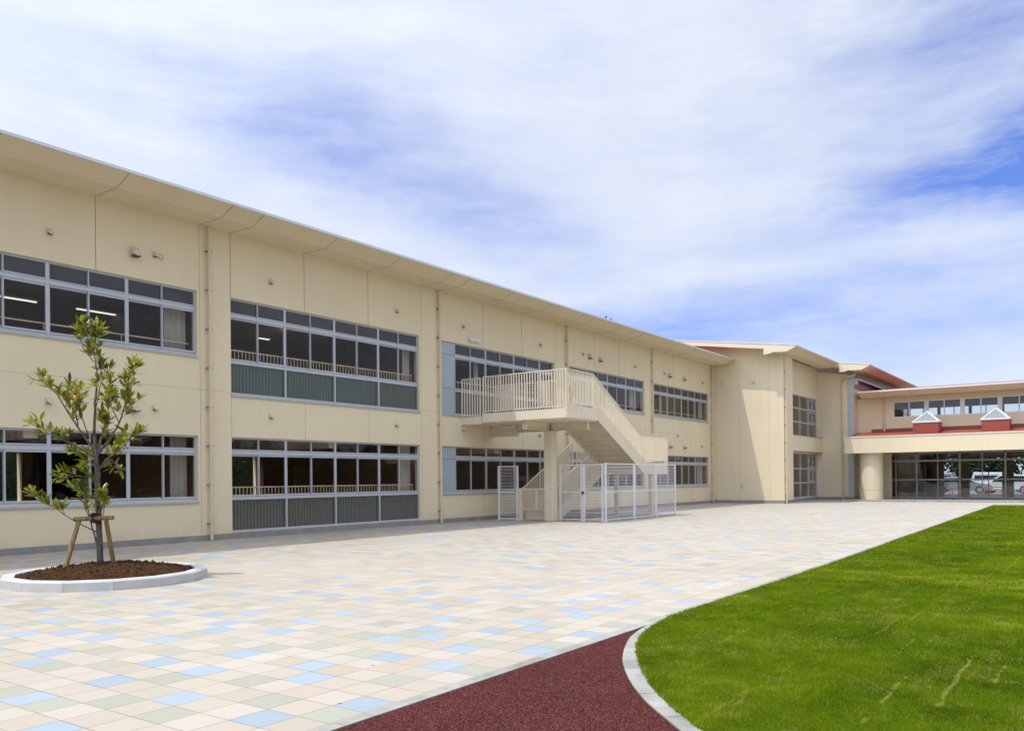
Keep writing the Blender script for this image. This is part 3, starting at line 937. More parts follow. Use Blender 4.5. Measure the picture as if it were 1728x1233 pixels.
# ceiling lights inside the rooms
def ceil_light(y0, y1, x, z):
    mb = MB(); mb.box(x - .10, x + .10, y0, y1, z, z + .05, 0); mb.box(x - .03, x + .03, y0 + .04, y1 - .04, z - .03, z - .001, 1)
    mb.build('ceiling_light', [M_['lamp_white'], M_['tube']], LW)
for y0 in (9.9, 12.2 - .1, 15.2, 17.6, 24.3, 32.8, 36.0, 40.5, 44.0):
    ceil_light(y0, y0 + 1.2, -23.4, 6.40)
for y0 in (15.0, 24.4, 27.0, 33.0, 41.5):
    ceil_light(y0, y0 + 1.2, -22.0, 2.75)
for y0 in (8.0, 16.4, 19.6, 25.8):
    ceil_light(y0, y0 + 1.2, -21.2, 6.40)
# guard rails inside the tall windows, plain hand rails elsewhere
def inner_rail(y0, y1, z0, z1, bars):
    mb = MB(); x = WX - .30
    mb.tube([(x, y0, z1), (x, y1, z1)], .02, 6)
    if bars:
        mb.box(x - .01, x + .01, y0, y1, z0, z0 + .02)
        y = y0 + .06
        while y < y1:
            mb.box(x - .009, x + .009, y - .009, y + .009, z0, z1); y += .12
    else:
        y = y0 + .4
        while y < y1:
            mb.box(x - .01, x + .01, y - .01, y + .01, z0, z1); y += 1.8
    mb.build('guard_rail', M_['inner_rail'], LW)
inner_rail(13.9, 21.3, 4.72, 5.06, True); inner_rail(13.9, 21.3, 1.0, 1.36, True)
inner_rail(7.0, 12.8, 4.85, 5.06, False); inner_rail(23.4, 29.9, 4.7, 5.06, False)
inner_rail(31.1, 38.3, 4.85, 5.06, False); inner_rail(39.5, 46.8, 4.85, 5.06, False)
# curtains drawn back at the far ends of the bays
def curtain(y0, y1, z0, z1):
    mb = MB(); n = 28
    vs = []
    for i in range(n + 1):
        y = y0 + (y1 - y0) * i / n; x = WX - .42 + .035 * math.sin(i * 1.9) + .02 * math.sin(i * .7)
        vs += [(x, y, z0), (x, y, z1)]
    mb.add(vs, [(2 * i, 2 * i + 2, 2 * i + 3, 2 * i + 1) for i in range(n)])
    mb.build('curtain', M_['curtain'], LW, smooth=True)
for ye, wu, wg in ((12.80, .62, .48), (21.32, .36, .55), (29.8, .30, .25), (38.3, .7, .4), (46.8, .5, .8)):
    curtain(ye - wu, ye - .02, 3.9, 6.36)
    curtain(ye - wg, ye - .02, .2, 2.66)
curtain(24.9, 25.15, 3.9, 6.36); curtain(33.1, 33.5, .2, 2.66); curtain(41.0, 41.3, 3.9, 6.36)
# rain pipes
def pipe(parent, x, y, z0, z1, r=.043, dirx=1):
    mb = MB()
    mb.tube([(x, y, z0), (x, y, z1)], r, 12, 0)
    z = z0 + .42
    while z < z1 - .2:
        mb.tube([(x, y, z - .012), (x, y, z + .012)], r + .004, 12, 0)
        if dirx == 1:
            mb.box(x - r - .05, x + .01, y - r - .035, y - r + .005, z - .014, z + .014, 1)
            mb.box(x - r - .05, x + .01, y + r - .005, y + r + .035, z - .014, z + .014, 1)
        else:
            mb.box(x - r - .035, x - r + .005, y - .01, y + r + .05, z - .014, z + .014, 1)
            mb.box(x + r - .005, x + r + .035, y - .01, y + r + .05, z - .014, z + .014, 1)
        z += 1.0
    for z in (z0 + 2.9, z0 + 5.8):
        if z < z1: mb.tube([(x, y, z - .04), (x, y, z + .04)], r + .004, 12, 0)
    mb.tube([(x, y, z1 - .04), (x, y, z1)], r + .02, 12, 0)
    return mb.build('downpipe', [M_['pipe'], M_['bracket']], parent, smooth=False)
for y in (13.16, 22.34, 30.86, 39.22):
    pipe(LW, WX + .10, y, .02, 8.09)
pipe(LW, WX + .12, 47.18, .02, 8.09)
# small outlets on the wall
def vent(parent, P, kind='small', axis='x'):
    """hooded wall outlet; P on the wall face"""
    mb = MB()
    if axis == 'x': mb.map = lambda a, d, z: (P[0] + d, P[1] + a, P[2] + z)
    else: mb.map = lambda a, d, z: (P[0] + a, P[1] - d, P[2] + z)
    if kind == 'small':
        r, L = .058, .11
    else:
        r, L = .105, .18
    n = 10
    # half-round hood: body sweeps outward and its mouth opens downward
    vs, fs = [], []
    rings = [(0, 0, 1.0), (.45, .0, 1.0), (.8, -.01, .9), (1.0, -.03, .62)]
    for (t, dz, k) in rings:
        for i in range(n):
            a = 2 * math.pi * i / n
            zz = math.sin(a) * r * k
            vs.append((math.cos(a) * r * (k * .5 + .5), t * L, max(zz, -r * .8) + dz))
    for j in range(len(rings) - 1):
        for i in range(n):
            k2 = (i + 1) % n
            fs.append((j * n + i, j * n + k2, (j + 1) * n + k2, (j + 1) * n + i))
    fs.append(tuple((len(rings) - 1) * n + i for i in range(n)))
    mb.add(vs, fs, 0)
    mb.box(-r * 1.25, r * 1.25, 0, .012, -r * 1.25, r * 1.25, 0)
    mb.box(-r * .8, r * .8, .02, L * .95, -r * 1.05, -r * .78, 1)
    return mb.build('wall_vent', [M_['vent'], M_['vent_dark']], parent)
for y, z, k in ((9.19, 7.03, 's'), (11.16, 7.0, 'b'), (11.70, 7.06, 's'), (11.11, 3.31, 'b'), (11.66, 3.33, 's'), (9.14, 3.32, 's'), (15.17, 7.05, 's'), (20.26, 7.05, 's'),
                (15.14, 3.32, 's'), (20.2, 3.33, 's'), (23.75, 7.05, 's'), (28.83, 7.04, 's'), (32.3, 7.06, 's'), (32.86, 7.0, 'b'), (33.84, 6.98, 'b'), (37.35, 7.02, 's'),
                (40.75, 7.02, 's'), (41.38, 6.96, 'b'), (43.3, 6.96, 'b'), (45.9, 7.0, 's'), (23.7, 3.34, 's'), (28.74, 3.31, 's'), (41.44, 3.21, 'b'), (43.3, 3.22, 'b'), (45.75, 3.33, 's'), (42.4, 3.81, 's'),
                (36.9, 3.33, 's')):
    vent(LW, (WX, y, z), 'small' if k == 's' else 'big')
mb = MB(); mb.tube([(WX + .012, 11.86 + .06 * math.cos(t), 7.04 + .06 * math.sin(t)) for t in np.linspace(0, 2 * math.pi, 19)], .006, 5, cap=False)
mb.build('ring_bracket', M_['joint_soft'], LW)
mb = MB(); mb.box(WX, WX + .10, 24.06, 24.72, 6.60, 6.68); mb.prism([(WX + .01, 6.602), (WX + .09, 6.602), (WX + .06, 6.55), (WX + .03, 6.55)], 'y', 24.10, 24.68)
mb.build('wall_lamp', M_['lamp_white'], LW, bevel=.008)

# ------------------------------------------------------------------ gabled cross wing
GY, GX = 47.4, -14.62          # front wall plane, right corner
CW = empty('cross_wing', (GX, GY, 0), 'gabled cream wing at the end of the long one, end wall half in sun', 'building')
RZ = lambda x, x0, z0: z0 + (x0 - x) * .138
mb = MB()
# end wall follows the roof slope; its own top edge
def gable_wall(mb, x0, x1, y0, y1, zb, ztop, mi=0):
    mb.prism([(x0, zb), (x1, zb), (x1, ztop(x1)), (x0, ztop(x0))], 'y', y0, y1, mi)
gt = lambda x: 8.60 + (GX - x) * .138
gable_wall(mb, -30, GX, GY, GY + .25, .17, gt)
mb.map = MY(GY)
for x in (-17.19, -15.43):
    mb.box(x - .006, x + .006, -.004, .0022, .17, gt(x) - .1, 2)
mb.box(-18.8, GX, -.004, .0018, 3.877, 3.885, 2)
mb.map = None
# side pier returning to the recessed window wall, then the recessed wall itself
RXW = -15.22
mb.box(GX - .25, GX, GY + .25, 49.1, .17, 8.60)
mb.box(RXW - .2, GX - .25, 48.85, 49.1, .17, 8.60)
rh = [(50.0, 56.36, 3.98, 6.52), (50.0, 56.36, .20, 2.95)]
wall_cells(mb, MX(RXW), 49.1, 56.4, .17, 8.55, rh, .2, 0)
# spandrel balcony band between the storeys
mb.box(RXW, RXW + .36, 49.1, 56.39, 3.05, 3.97)
mb.build('wall', [M_['wall'], M_['joint'], M_['joint_soft']], CW)
mb = MB()
mb.box(-19, GX + .004, GY - .004, GY + .3, 0, .17); mb.box(GX - .3, GX + .004, GY + .3, 49.1, 0, .17)
mb.box(RXW - .2, RXW + .004, 49.1, 56.4, 0, .17)
mb.build('plinth', M_['plinth'], CW)
mb = MB(); mb.box(RXW - .01, RXW + .38, 49.1, 56.385, 3.972, 4.0)
mb.build('ledge_cap', M_['alu_dark'], CW)
def eave_roof(parent, xo, y0, y1, zo, xl, label_w, wallx, soft, slope=.138, ztip=.27):
    """single-pitch roof rising to -x; outer edge xo (bottom zo), rake fascia at y0"""
    top = lambda x: zo + .06 + (xo - x) * slope
    xk = xo - .55; zk = zo - .25                      # kink of the soffit
    # body of the eave box
    mb = MB()
    mb.prism([(wallx - .15, zk - .0), (xk, zk), (xo, zo), (xo, zo + .03), (wallx - .15, top(wallx - .15) - .04)], 'y', y0 + .03, y1, 0)
    mb.prism([(xl, top(xl) - .27), (wallx - .15, top(wallx - .15) - .27), (wallx - .15, top(wallx - .15) - .045), (xl, top(xl) - .045)], 'y', y0 + .03, y1, 0)
    mb.build('soffit', [M_['soffit'], M_['joint']], parent)
    # rake board facing the yard, deeper at the eave end
    xs = wallx - .82
    mb = MB()
    mb.prism([(xl, top(xl) - .28), (xs, top(xs) - .28), (xs, zk - .06), (xs + .48, zk - .0), (xs + .48, zk + .04), (xk, zk + .0), (xo, zo), (xo + .005, zo + .03), (xl, top(xl) - .03)], 'y', y0, y0 + .05, 0)
    mb.build('rake_board', M_['steel'], parent)
    mb = MB()
    mb.prism([(xl, top(xl) - .028), (xo + .02, zo + .034), (xo + .02, zo + .085), (xl, top(xl) + .03)], 'y', y0 - .02, y0 + .10, 0)
    mb.box(xo - .01, xo + .022, y0 + .10, y1, zo + .005, zo + .06, 1)
    mb.build('roof_trim', [M_['fascia_white'], M_['fascia']], parent)
    mb = MB()
    mb.prism([(xo, zo + .063), (xo, zo + .075), (xl, top(xl) + .02), (xl, top(xl) - .04)], 'y', y0 + .101, y1, 0)
    mb.build('roof', M_['roof_metal'], parent)
eave_roof(CW, -13.62, 46.5, 55.38, 8.66, -30, None, GX, None)
# recessed glazing
def grid_window(parent, amap, a0, a1, z0, z1, cols, rows, vents_, rec=-.06):
    fr = MB(); fr.map = amap
    fr.box(a0, a1, rec - .05, rec + .03, z0, z0 + .06); fr.box(a0, a1, rec - .05, rec + .03, z1 - .05, z1)
    for c in cols: fr.box(c - .045, c + .045, rec - .05, rec + .036, z0 + .06, z1 - .05)
    for r in rows: fr.box(a0, a1, rec - .045, rec + .028, r - .04, r + .04)
    gl = MB(); gl.map = amap
    gl.quad((a0, rec, z0), (a1, rec, z0), (a1, rec, z1), (a0, rec, z1))
    for (v0, v1, w0, w1) in vents_:
        for p in ((v0, v0 + .06, w0, w1), (v1 - .06, v1, w0, w1), (v0 + .06, v1 - .06, w0, w0 + .06), (v0 + .06, v1 - .06, w1 - .06, w1), ((v0 + v1) / 2 - .03, (v0 + v1) / 2 + .03, w0 + .06, w1 - .06)):
            fr.box(p[0], p[1], rec - .03, rec + .05, p[2], p[3])
    o = fr.build('window', M_['alu'], parent)
    gl.build('pane', M_['glass'], o)
grid_window(CW, MX(RXW), 50.0, 56.36, 3.98, 6.52, [50.05, 50.96, 52.69, 54.43, 56.30], [4.86, 5.71], [(54.55, 56.2, 5.76, 6.4), (54.55, 56.2, 4.92, 5.6), (50.1, 50.9, 5.76, 6.4), (50.1, 50.9, 4.92, 5.6)])
grid_window(CW, MX(RXW), 50.0, 56.36, .20, 2.95, [50.05, 50.96, 52.69, 54.43, 56.30], [1.12, 2.0], [(54.55, 56.2, 2.06, 2.85), (54.55, 56.2, 1.2, 1.92)])
mb = MB()
mb.box(RXW - 5, RXW - .25, 49.2, 56.3, .08, .16, 0); mb.box(RXW - 5, RXW - .25, 49.2, 56.3, 3.3, 3.5, 1); mb.box(RXW - 5, RXW - .25, 49.2, 56.3, 6.9, 7.0, 1)
mb.box(RXW - 5.1, RXW - 5, 49.2, 56.3, .1, 7, 2); mb.box(RXW - 5, RXW - .25, 56.3, 56.4, .1, 7, 2); mb.box(RXW - 5, RXW - .25, 49.1, 49.2, .1, 7, 2)
mb.box(RXW - 4.9, RXW - 4.4, 51, 52.2, .16, 2.2, 3); mb.box(RXW - 4.9, RXW - 4.4, 53.6, 55.2, .16, 2.2, 3)
mb.build('stair_hall_interior', [M_['room_floor'], M_['ceiling'], M_['room_wall'], M_['cupboard']], CW)
pipe(CW, GX + .09, 47.52, .02, 8.38)
vent(CW, (-18.16, GY, 7.01), 'small', 'y'); vent(CW, (-16.34, GY, 7.0), 'small', 'y'); vent(CW, (-17.05, GY, 1.05), 'small', 'y')

# ------------------------------------------------------------------ second gabled block
GY2 = 56.4
C2 = empty('rear_gable_block', (-13.4, GY2, 0), 'narrow cream gabled block between the recessed windows and the entrance hall', 'building')
mb = MB()
gt2 = lambda x: 8.0 + (-13.0 - x) * .14
gable_wall(mb, -30, -13.30, GY2, GY2 + .25, .17, gt2)
mb.prism([(-13.30, .17), (-12.95, .17), (-12.95, 7.95), (-13.30, 8.0)], 'y', GY2 + .06, GY2 + .25)
mb.box(-13.2, -12.95, GY2 + .25, 76, .17, 7.1)
mb.build('wall', [M_['wall']], C2)
mb = MB(); mb.box(-13.2, -12.95, GY2 + .25, 76, 7.1, 7.95)
mb.build('red_cladding', [M_['roof_metal']], C2)
mb = MB(); mb.box(-15.2, -12.94, GY2 - .004, GY2 + .3, 0, .17)
mb.build('plinth', M_['plinth'], C2)
mb = MB()
mb.box(-13.29, -12.93, GY2 - .02, GY2 + .05, .16, 7.72)
mb.box(-12.93, -12.66, GY2 - .02, GY2 + .05, 7.36, 7.72)
mb.box(-12.97, -12.62, GY2 + .05, 70, 7.62, 7.74)
mb.build('joint_cover', M_['greymetal'], C2)
eave_roof(C2, -11.72, 55.4, 74.0, 8.39, -30, None, -12.75, None)
pipe(C2, -13.60, GY2 - .09, .02, 7.6, dirx=0)
mb = MB(); mb.tube([(-13.60, GY2 - .09, 7.58), (-13.58, GY2 - .2, 7.72), (-13.1, GY2 - .35, 7.86), (-12.7, GY2 - .4, 7.98)], .045, 10)
mb.build('pipe_elbow', M_['pipe'], C2, smooth=True)

# ------------------------------------------------------------------ entrance hall
HY = 57.5
HX1 = 14.0
EH = empty('entrance_hall', (-5, HY, 0), 'low cream entrance hall with a long canopy, glass doors and a red roof', 'building')
mb = MB()
pan = []
x = -10.80
ups = []
while x < HX1 - 2:
    ups.append((x, x + 1.83)); x += 1.985
uh = [(-10.80, HX1 - 1, 5.17, 6.20)]
wall_cells(mb, MY(HY), -12.94, HX1, 4.1, 6.50, uh, .2)
wall_cells(mb, MY(67.5), -12.94, HX1, .06, 7.3, [(-12.0, HX1 - 1, 5.35, 6.42), (-11.0, HX1 - 1, .10, 2.70)], .2)
mb.box(-13.1, -12.94, HY, 67.3, .06, 6.5)
mb.box(HX1 - .2, HX1, HY, 67.3, .06, 6.5)
mb.box(-12.93, -10.90, 57.35, 57.49, .06, 2.92)
mb.build('wall', M_['wall'], EH)
# high windows: pairs between pale posts
for (a0, a1) in ups:
    fr = MB(); fr.map = MY(HY)
    fr.box(a0, a1, -.12, -.04, 5.17, 5.24); fr.box(a0, a1, -.12, -.04, 6.13, 6.20)
    fr.box(a0, a0 + .05, -.12, -.04, 5.24, 6.13); fr.box(a1 - .05, a1, -.12, -.04, 5.24, 6.13)
    m = (a0 + a1) / 2
    fr.box(m - .03, m + .03, -.12, -.035, 5.24, 6.13)
    fr.box(a1, a1 + .155, -.12, -.03, 5.17, 6.20)
    o = fr.build('clerestory_window', M_['lamp_white'], EH)
    gl = MB(); gl.map = MY(HY); gl.quad((a0, -.09, 5.2), (a1, -.09, 5.2), (a1, -.09, 6.17), (a0, -.09, 6.17)); gl.build('pane', M_['glass_clear'], o)
mb = MB()
x = -11.6
while x < HX1 - 1:
    mb.box(x - .10, x + .10, 67.36, 67.46, 5.35, 6.42)
    mb.box(x + .95, x + 1.0, 67.38, 67.44, 5.35, 6.42)
    x += 2.0
mb.build('far_mullion', M_['room_dark'], EH)
# roof over the hall: same folded soffit turned to face the yard
mb = MB(); mb.prism([(HY + .02, 6.49), (56.6, 6.485), (56.08, 6.76), (56.09, 6.79), (HY + .02, 6.9)], 'x', -12.60, HX1 + .5, 0)
for x in (-9.6, -6.55, -3.5, -.5):
    mb.bar((x, 56.6, 6.482), (x, 56.085, 6.757), .014, .004, 1)
mb.build('soffit', [M_['soffit'], M_['joint']], EH)
mb = MB(); mb.box(-12.62, HX1 + .5, 56.03, 56.09, 6.765, 6.85)
mb.build('fascia', M_['fascia_white'], EH)
mb = MB(); mb.prism([(56.095, 6.84), (56.095, 6.855), (64.5, 7.71), (69, 7.3), (69, 7.1), (64.5, 7.5)], 'x', -12.62, HX1 + .5)
mb.build('roof', M_['roof_metal'], EH)
mb = MB(); mb.box(-12.9, HX1 - .2, HY + .2, 67.2, 6.44, 6.5); mb.box(-12.9, HX1 - .2, HY + .2, 67.2, 2.9, 3.1, 1); mb.box(-12.9, HX1 - .2, HY, 67.2, .061, .075, 2)
mb.build('ceiling', [M_['room_dark'], M_['ceiling'], M_['room_floor']], EH)
# canopy: cream fascia, soffit, red lean-to roof
CY = 54.2
mb = MB()
mb.box(-13.0, HX1, CY, CY + .18, 2.90, 3.86)
mb.box(-13.0, -12.82, CY + .18, 56.35, 2.90, 3.86)
mb.box(-12.82, HX1, CY + .18, HY - .02, 2.98, 3.10)
mb.build('canopy', M_['wall'], EH)
mb = MB(); mb.box(-13.03, HX1, CY - .03, CY + .22, 3.862, 3.925)
mb.build('canopy_cap', M_['fascia_white'], EH)
mb = MB(); mb.prism([(CY + .23, 3.80), (CY + .23, 3.90), (HY - .01, 4.30), (HY - .01, 4.12)], 'x', -12.90, HX1)
mb.box(-12.1, HX1, HY - .06, HY - .012, 4.20, 4.50)
mb.build('canopy_roof', M_['roof_metal'], EH)
# skylights on the canopy roof
for cxs in (-8.62, -4.98, -1.34, 2.3):
    sk = MB(); sk.box(cxs - .70, cxs + .70, 55.4, 56.8, 3.95, 4.68)
    so = sk.build('skylight', M_['roof_metal'], EH)
    b = .74; zt = 5.38; z0 = 4.70; cy_ = 56.1
    pts = [(cxs - b, cy_ - b, z0), (cxs + b, cy_ - b, z0), (cxs + b, cy_ + b, z0), (cxs - b, cy_ + b, z0)]
    fr = MB()
    fr.box(cxs - b, cxs + b, cy_ - b, cy_ - b + .1, z0 - .02, z0 + .07); fr.box(cxs - b, cxs + b, cy_ + b - .1, cy_ + b, z0 - .02, z0 + .07)
    fr.box(cxs - b, cxs - b + .1, cy_ - b + .1, cy_ + b - .1, z0 - .02, z0 + .07); fr.box(cxs + b - .1, cxs + b, cy_ - b + .1, cy_ + b - .1, z0 - .02, z0 + .07)
    for p in pts: fr.bar(p, (cxs, cy_, zt), .075, .075)
    fr.build('skylight_frame', M_['fascia_white'], so)
    gl = MB(); k = .93
    q = [(cxs + (p[0] - cxs) * k, cy_ + (p[1] - cy_) * k, z0 + .05) for p in pts]
    gl.add(q + [(cxs, cy_, zt - .03)], [(0, 1, 4), (1, 2, 4), (2, 3, 4), (3, 0, 4)])
    gl.build('skylight_glass', M_['glass_sky'], so)
# round column and its ring
mb = MB(); mb.tube([(-11.65, 55.18, .05), (-11.65, 55.18, .635)], .67, 96, 0)
mb.tube([(-11.65, 55.18, .635), (-11.65, 55.18, .65)], .662, 96, 1); mb.tube([(-11.65, 55.18, .65), (-11.65, 55.18, 2.98)], .67, 96, 0)
col = mb.build('round_column', [M_['wall'], M_['joint_soft']], EH)
mb = MB(); mb.box(-12.9, HX1 + 2, 52.4, 57.38, -.02, .06)
mb.build('entrance_step', M_['kerb'], EH)
# glazed screen with doors
GYY = 57.42
cols_ = [-10.66, -9.46, -8.27, -7.06, -5.86, -4.66, -3.46, -2.26, -1.06, .14, 1.34, 2.54, 3.74, 4.94]
fr = MB(); fr.map = MY(GYY)
for i, c in enumerate(cols_):
    w = .05 if i % 2 == 0 else .095
    fr.box(c - w / 2, c + w / 2, -.05, .05, .10, 2.95)
fr.box(-10.9, 5, -.05, .06, 2.36, 2.47); fr.box(-10.9, 5, -.03, .04, 1.20, 1.28); fr.box(-10.9, 5, -.05, .055, .08, .17); fr.box(-10.9, 5, -.05, .05, 2.86, 2.95)
hs = fr.build('glass_screen', M_['alu_dark'], EH)
gl = MB(); gl.map = MY(GYY); gl.quad((-10.88, 0, .15), (5, 0, .15), (5, 0, 2.9), (-10.88, 0, 2.9)); gl.build('pane', M_['glass_clear'], hs)
for c in (-9.46, -7.06, -4.66, -2.26):
    mb = MB(); mb.map = MY(GYY); mb.tube([(c - .07, .09, 1.0), (c - .07, .09, 1.6)], .014, 8); mb.tube([(c + .07, .09, 1.0), (c + .07, .09, 1.6)], .014, 8)
    mb.build('door_handle', M_['black'], hs)
# inside the hall: dark pillars, far glass frames
mb = MB()
for x, y in ((-8.9, 62), (-7.25, 60.8), (-4.85, 61.5), (-2.0, 61.5), (-10.6, 60), (-10.3, 64)):
    mb.box(x - .30, x + .30, y - .3, y + .3, .07, 2.9, 0)
mb.box(-12.8, -9.5, 66, 66.4, .07, 2.9, 0)
for x in np.arange(-11, 10, 1.5): mb.box(x - .03, x + .03, 67.35, 67.45, .1, 2.7, 1)
mb.build('hall_pillar', [M_['room_wall'], M_['alu_dark']], EH)
pipe(EH, -11.33, HY - .09, 4.32, 6.48, r=.05, dirx=0)

# ------------------------------------------------------------------ outside stair
SX0, SX1 = -17.9, -14.4         # landing from the bridge to the outer face
SY = 23.6
ST = empty('escape_stair', (-16.2, 25.4, 0), 'cream painted steel outside staircase with a landing on one square post', 'staircase')
S = M_['steel']
sl = (4.0 - 2.1) / (25.7 - 29.3)   # slope of the upper flight
mb = MB(); mb.box(-16.36, -16.02, 25.22, 25.56, .0, 3.22); mb.build('post', S, ST, bevel=.012)
for x, y in ((-16.15, 30.3), (-14.62, 30.3)):
    mb = MB(); mb.box(x - .075, x + .075, y - .075, y + .075, 0, 1.68); mb.build('post', S, ST)
mb = MB()
def ibeam(mb, p0, p1, h, w):
    p0, p1 = Vector(p0), Vector(p1)
    up = Vector((0, 0, 1))
    mb.bar(p0 + up * (h / 2 - .01), p1 + up * (h / 2 - .01), w, .02)
    mb.bar(p0 - up * (h / 2 - .01), p1 - up * (h / 2 - .01), w, .02)
    mb.bar(p0, p1, .02, h - .04)
    d = (p1 - p0).normalized() * .008
    mb.bar(p0, p0 + d * 2, w, h - .041); mb.bar(p1 - d * 2, p1, w, h - .041)
ibeam(mb, (-16.19, 23.75, 3.36), (-16.19, 25.9, 3.36), .27, .16)
ibeam(mb, (-16.10, 25.39, 3.36), (-14.62, 25.39, 3.36), .27, .16)
ibeam(mb, (-17.7, 25.39, 3.36), (-16.28, 25.39, 3.36), .27, .16)
mb.box(-18.85, -17.6, 25.3, 25.5, 3.1, 3.45)
mb.build('beam', S, ST)
mb = MB()
mb.box(SX0, -14.44, SY + .03, 25.68, 3.50, 3.80); mb.box(SX0 + .02, -14.46, SY + .05, 25.6, 3.80, 3.812, 1)
mb.box(-18.85, SX0 - .03, SY - .0, 25.5, 3.48, 3.74); mb.box(-18.84, SX0 - .05, SY + .02, 25.4, 3.74, 3.75, 1)
mb.build('landing', [S, M_['deck']], ST)
mb = MB(); mb.box(SX0, SX1 - .04, SY, SY + .028, 3.53, 3.84); mb.box(SX0, SX0 + .02, SY + .03, 25.6, 3.53, 3.84)
mb.build('edge_plate', S, ST)
# stringers of the upper flight with the flat ends over both landings
def zst(y): return 3.82 + (y - 25.75) * -.5215
yA, yB = 25.72, 29.33
def stringer(x0, x1, yend0=SY, yend1=31.4):
    mb = MB()
    mb.prism([(yend0, 3.54), (25.70, 3.54), (29.36, 1.65), (yend1, 1.65), (yend1, 2.08), (29.60, 2.08), (25.90, 3.95), (yend0, 3.95)], 'x', x0, x1)
    return mb.build('stringer', S, ST)
stringer(SX1 - .035, SX1)
stringer(-16.06, -16.02, 25.6, 29.7)
# folded plate treads
nst = 11
rise = (3.81 - 1.95) / nst; go = 3.62 / nst
for (xa, xb, dirn) in ((-16.02, -14.435, 1),):
    mb = MB()
    for k in range(nst):
        y0 = 25.70 + go * k; zt = 3.81 - rise * (k + 1)
        mb.box(xa, xb, y0, y0 + go, zt - .05, zt)
        mb.box(xa, xb, y0 - .012, y0 + .014, zt, zt + rise - .05)
        mb.box(xa, xb, y0 + go - .045, y0 + go - .013, zt - .12, zt - .05)
    mb.build('tread', S, ST)
mb = MB(); mb.box(-17.5, -14.44, 29.36, 31.38, 1.70, 1.95); mb.box(-17.48, -14.46, 29.4, 31.36, 1.95, 1.96, 1); mb.build('mid_landing', [S, M_['deck']], ST)
mb = MB(); mb.box(-17.5, -14.44, 31.36, 31.40, 1.65, 2.10); mb.box(-17.54, -17.5, 29.36, 31.4, 1.65, 2.1)
mb.build('edge_plate', S, ST)
# lower flight coming back towards the yard
n2 = 11; r2 = 1.95 / (n2 + 1); g2 = 3.45 / n2
mb = MB()
for k in range(n2):
    y0 = 29.36 - g2 * (k + 1); zt = 1.95 - r2 * (k + 1)
    mb.box(-17.46, -16.24, y0, y0 + g2, zt - .05, zt)
    mb.box(-17.46, -16.24, y0 + g2 - .014, y0 + g2 + .012, zt, zt + r2 - .05)
mb.build('tread', S, ST)
for xs in (-17.5, -16.24):
    mb = MB(); mb.prism([(25.62, .0), (26.05, .0), (29.40, 1.72), (29.40, 2.08), (25.62, .28)], 'x', xs, xs + .04); mb.build('stringer', S, ST)
# railings
def railing(pts, ztop, zbot, pitch=.11, sz=.029, posts=(), rail=.045, name='railing', low=None):
    """pts: list of (x, y, zt, zb) corners"""
    mb = MB()
    for (a, b) in zip(pts[:-1], pts[1:]):
        A, B = Vector(a[:2]), Vector(b[:2])
        L = (B - A).length
        mb.bar((*A, a[2]), (*B, b[2]), rail, .032)
        mb.bar((*A, a[3]), (*B, b[3]), .022, .03)
        k = max(1, int(round(L / pitch)))
        for i in range(0 if a is pts[0] else 1, k + 1):
            t = i / k
            p = A.lerp(B, t); zt = a[2] * (1 - t) + b[2] * t; zb = a[3] * (1 - t) + b[3] * t
            s = sz if 0 < i < k else .038
            zb2 = zb - (.0 if 0 < i < k else .14)
            mb.box(p.x - s / 2, p.x + s / 2, p.y - s / 2, p.y + s / 2, zb2, zt)
    return mb.build(name, S, ST)
zr, zb_ = 5.10, 3.90
railing([(-18.80, SY, 5.10, 3.80), (-17.98, SY, 5.10, 3.80)], 0, 0)
railing([(-17.84, SY, 5.12, 3.90), (-14.42, SY, 5.14, 3.92)], 0, 0)
railing([(-14.42, SY + .05, 5.14, 4.02), (-14.42, 25.38, 5.13, 4.02), (-14.42, 28.98, 3.23, 2.20), (-14.42, 31.40, 3.23, 2.20)], 0, 0, pitch=.10)
railing([(-14.5, 31.40, 3.23, 2.20), (-17.5, 31.40, 3.23, 2.2), (-17.5, 29.4, 3.23, 2.2)], 0, 0)
railing([(-18.80, 25.62, 5.06, 3.86), (-17.55, 25.62, 5.06, 3.86)], 0, 0)
railing([(-17.45, 25.66, 5.06, 3.86), (-16.04, 25.66, 5.06, 3.95), (-16.04, 29.35, 3.14, 2.05)], 0, 0)
railing([(-17.52, 25.55, 1.17, .35), (-17.52, 29.2, 3.02, 2.1)], 0, 0)
railing([(-16.22, 25.75, 1.17, .35), (-16.22, 29.35, 2.95, 2.06)], 0, 0)
# small brackets tying the outer railing to the stringer
mb = MB()
for y in (23.8, 24.6, 25.75):
    mb.box(-14.42, -14.385, y - .02, y + .02, 3.74, 4.05)
for y in (26.9, 28.1, 29.2):
    z = 3.95 + (y - 25.9) * -.5054
    mb.box(-14.42, -14.385, y - .02, y + .02, z - .22, z + .10)
mb.build('railing_bracket', M_['steel'], ST)
# low gate closing the foot of the stair
mb = MB()
mb.box(-17.52, -17.40, 25.3, 25.42, 0, 1.18)
mb.box(-17.36, -16.40, 25.34, 25.38, 1.12, 1.17); mb.box(-17.36, -16.40, 25.34, 25.38, .40, .44)
x = -17.34
while x < -16.4:
    mb.box(x - .011, x + .011, 25.35, 25.37, .44, 1.12); x += .095
mb.box(-16.82, -16.74, 25.34, 25.38, .44, 1.12)
mb.build('stair_gate', S, ST)
mb = MB(); mb.box(-17.45, -16.3, 25.6, 25.64, .02, .40); mb.build('riser_plate', S, ST)

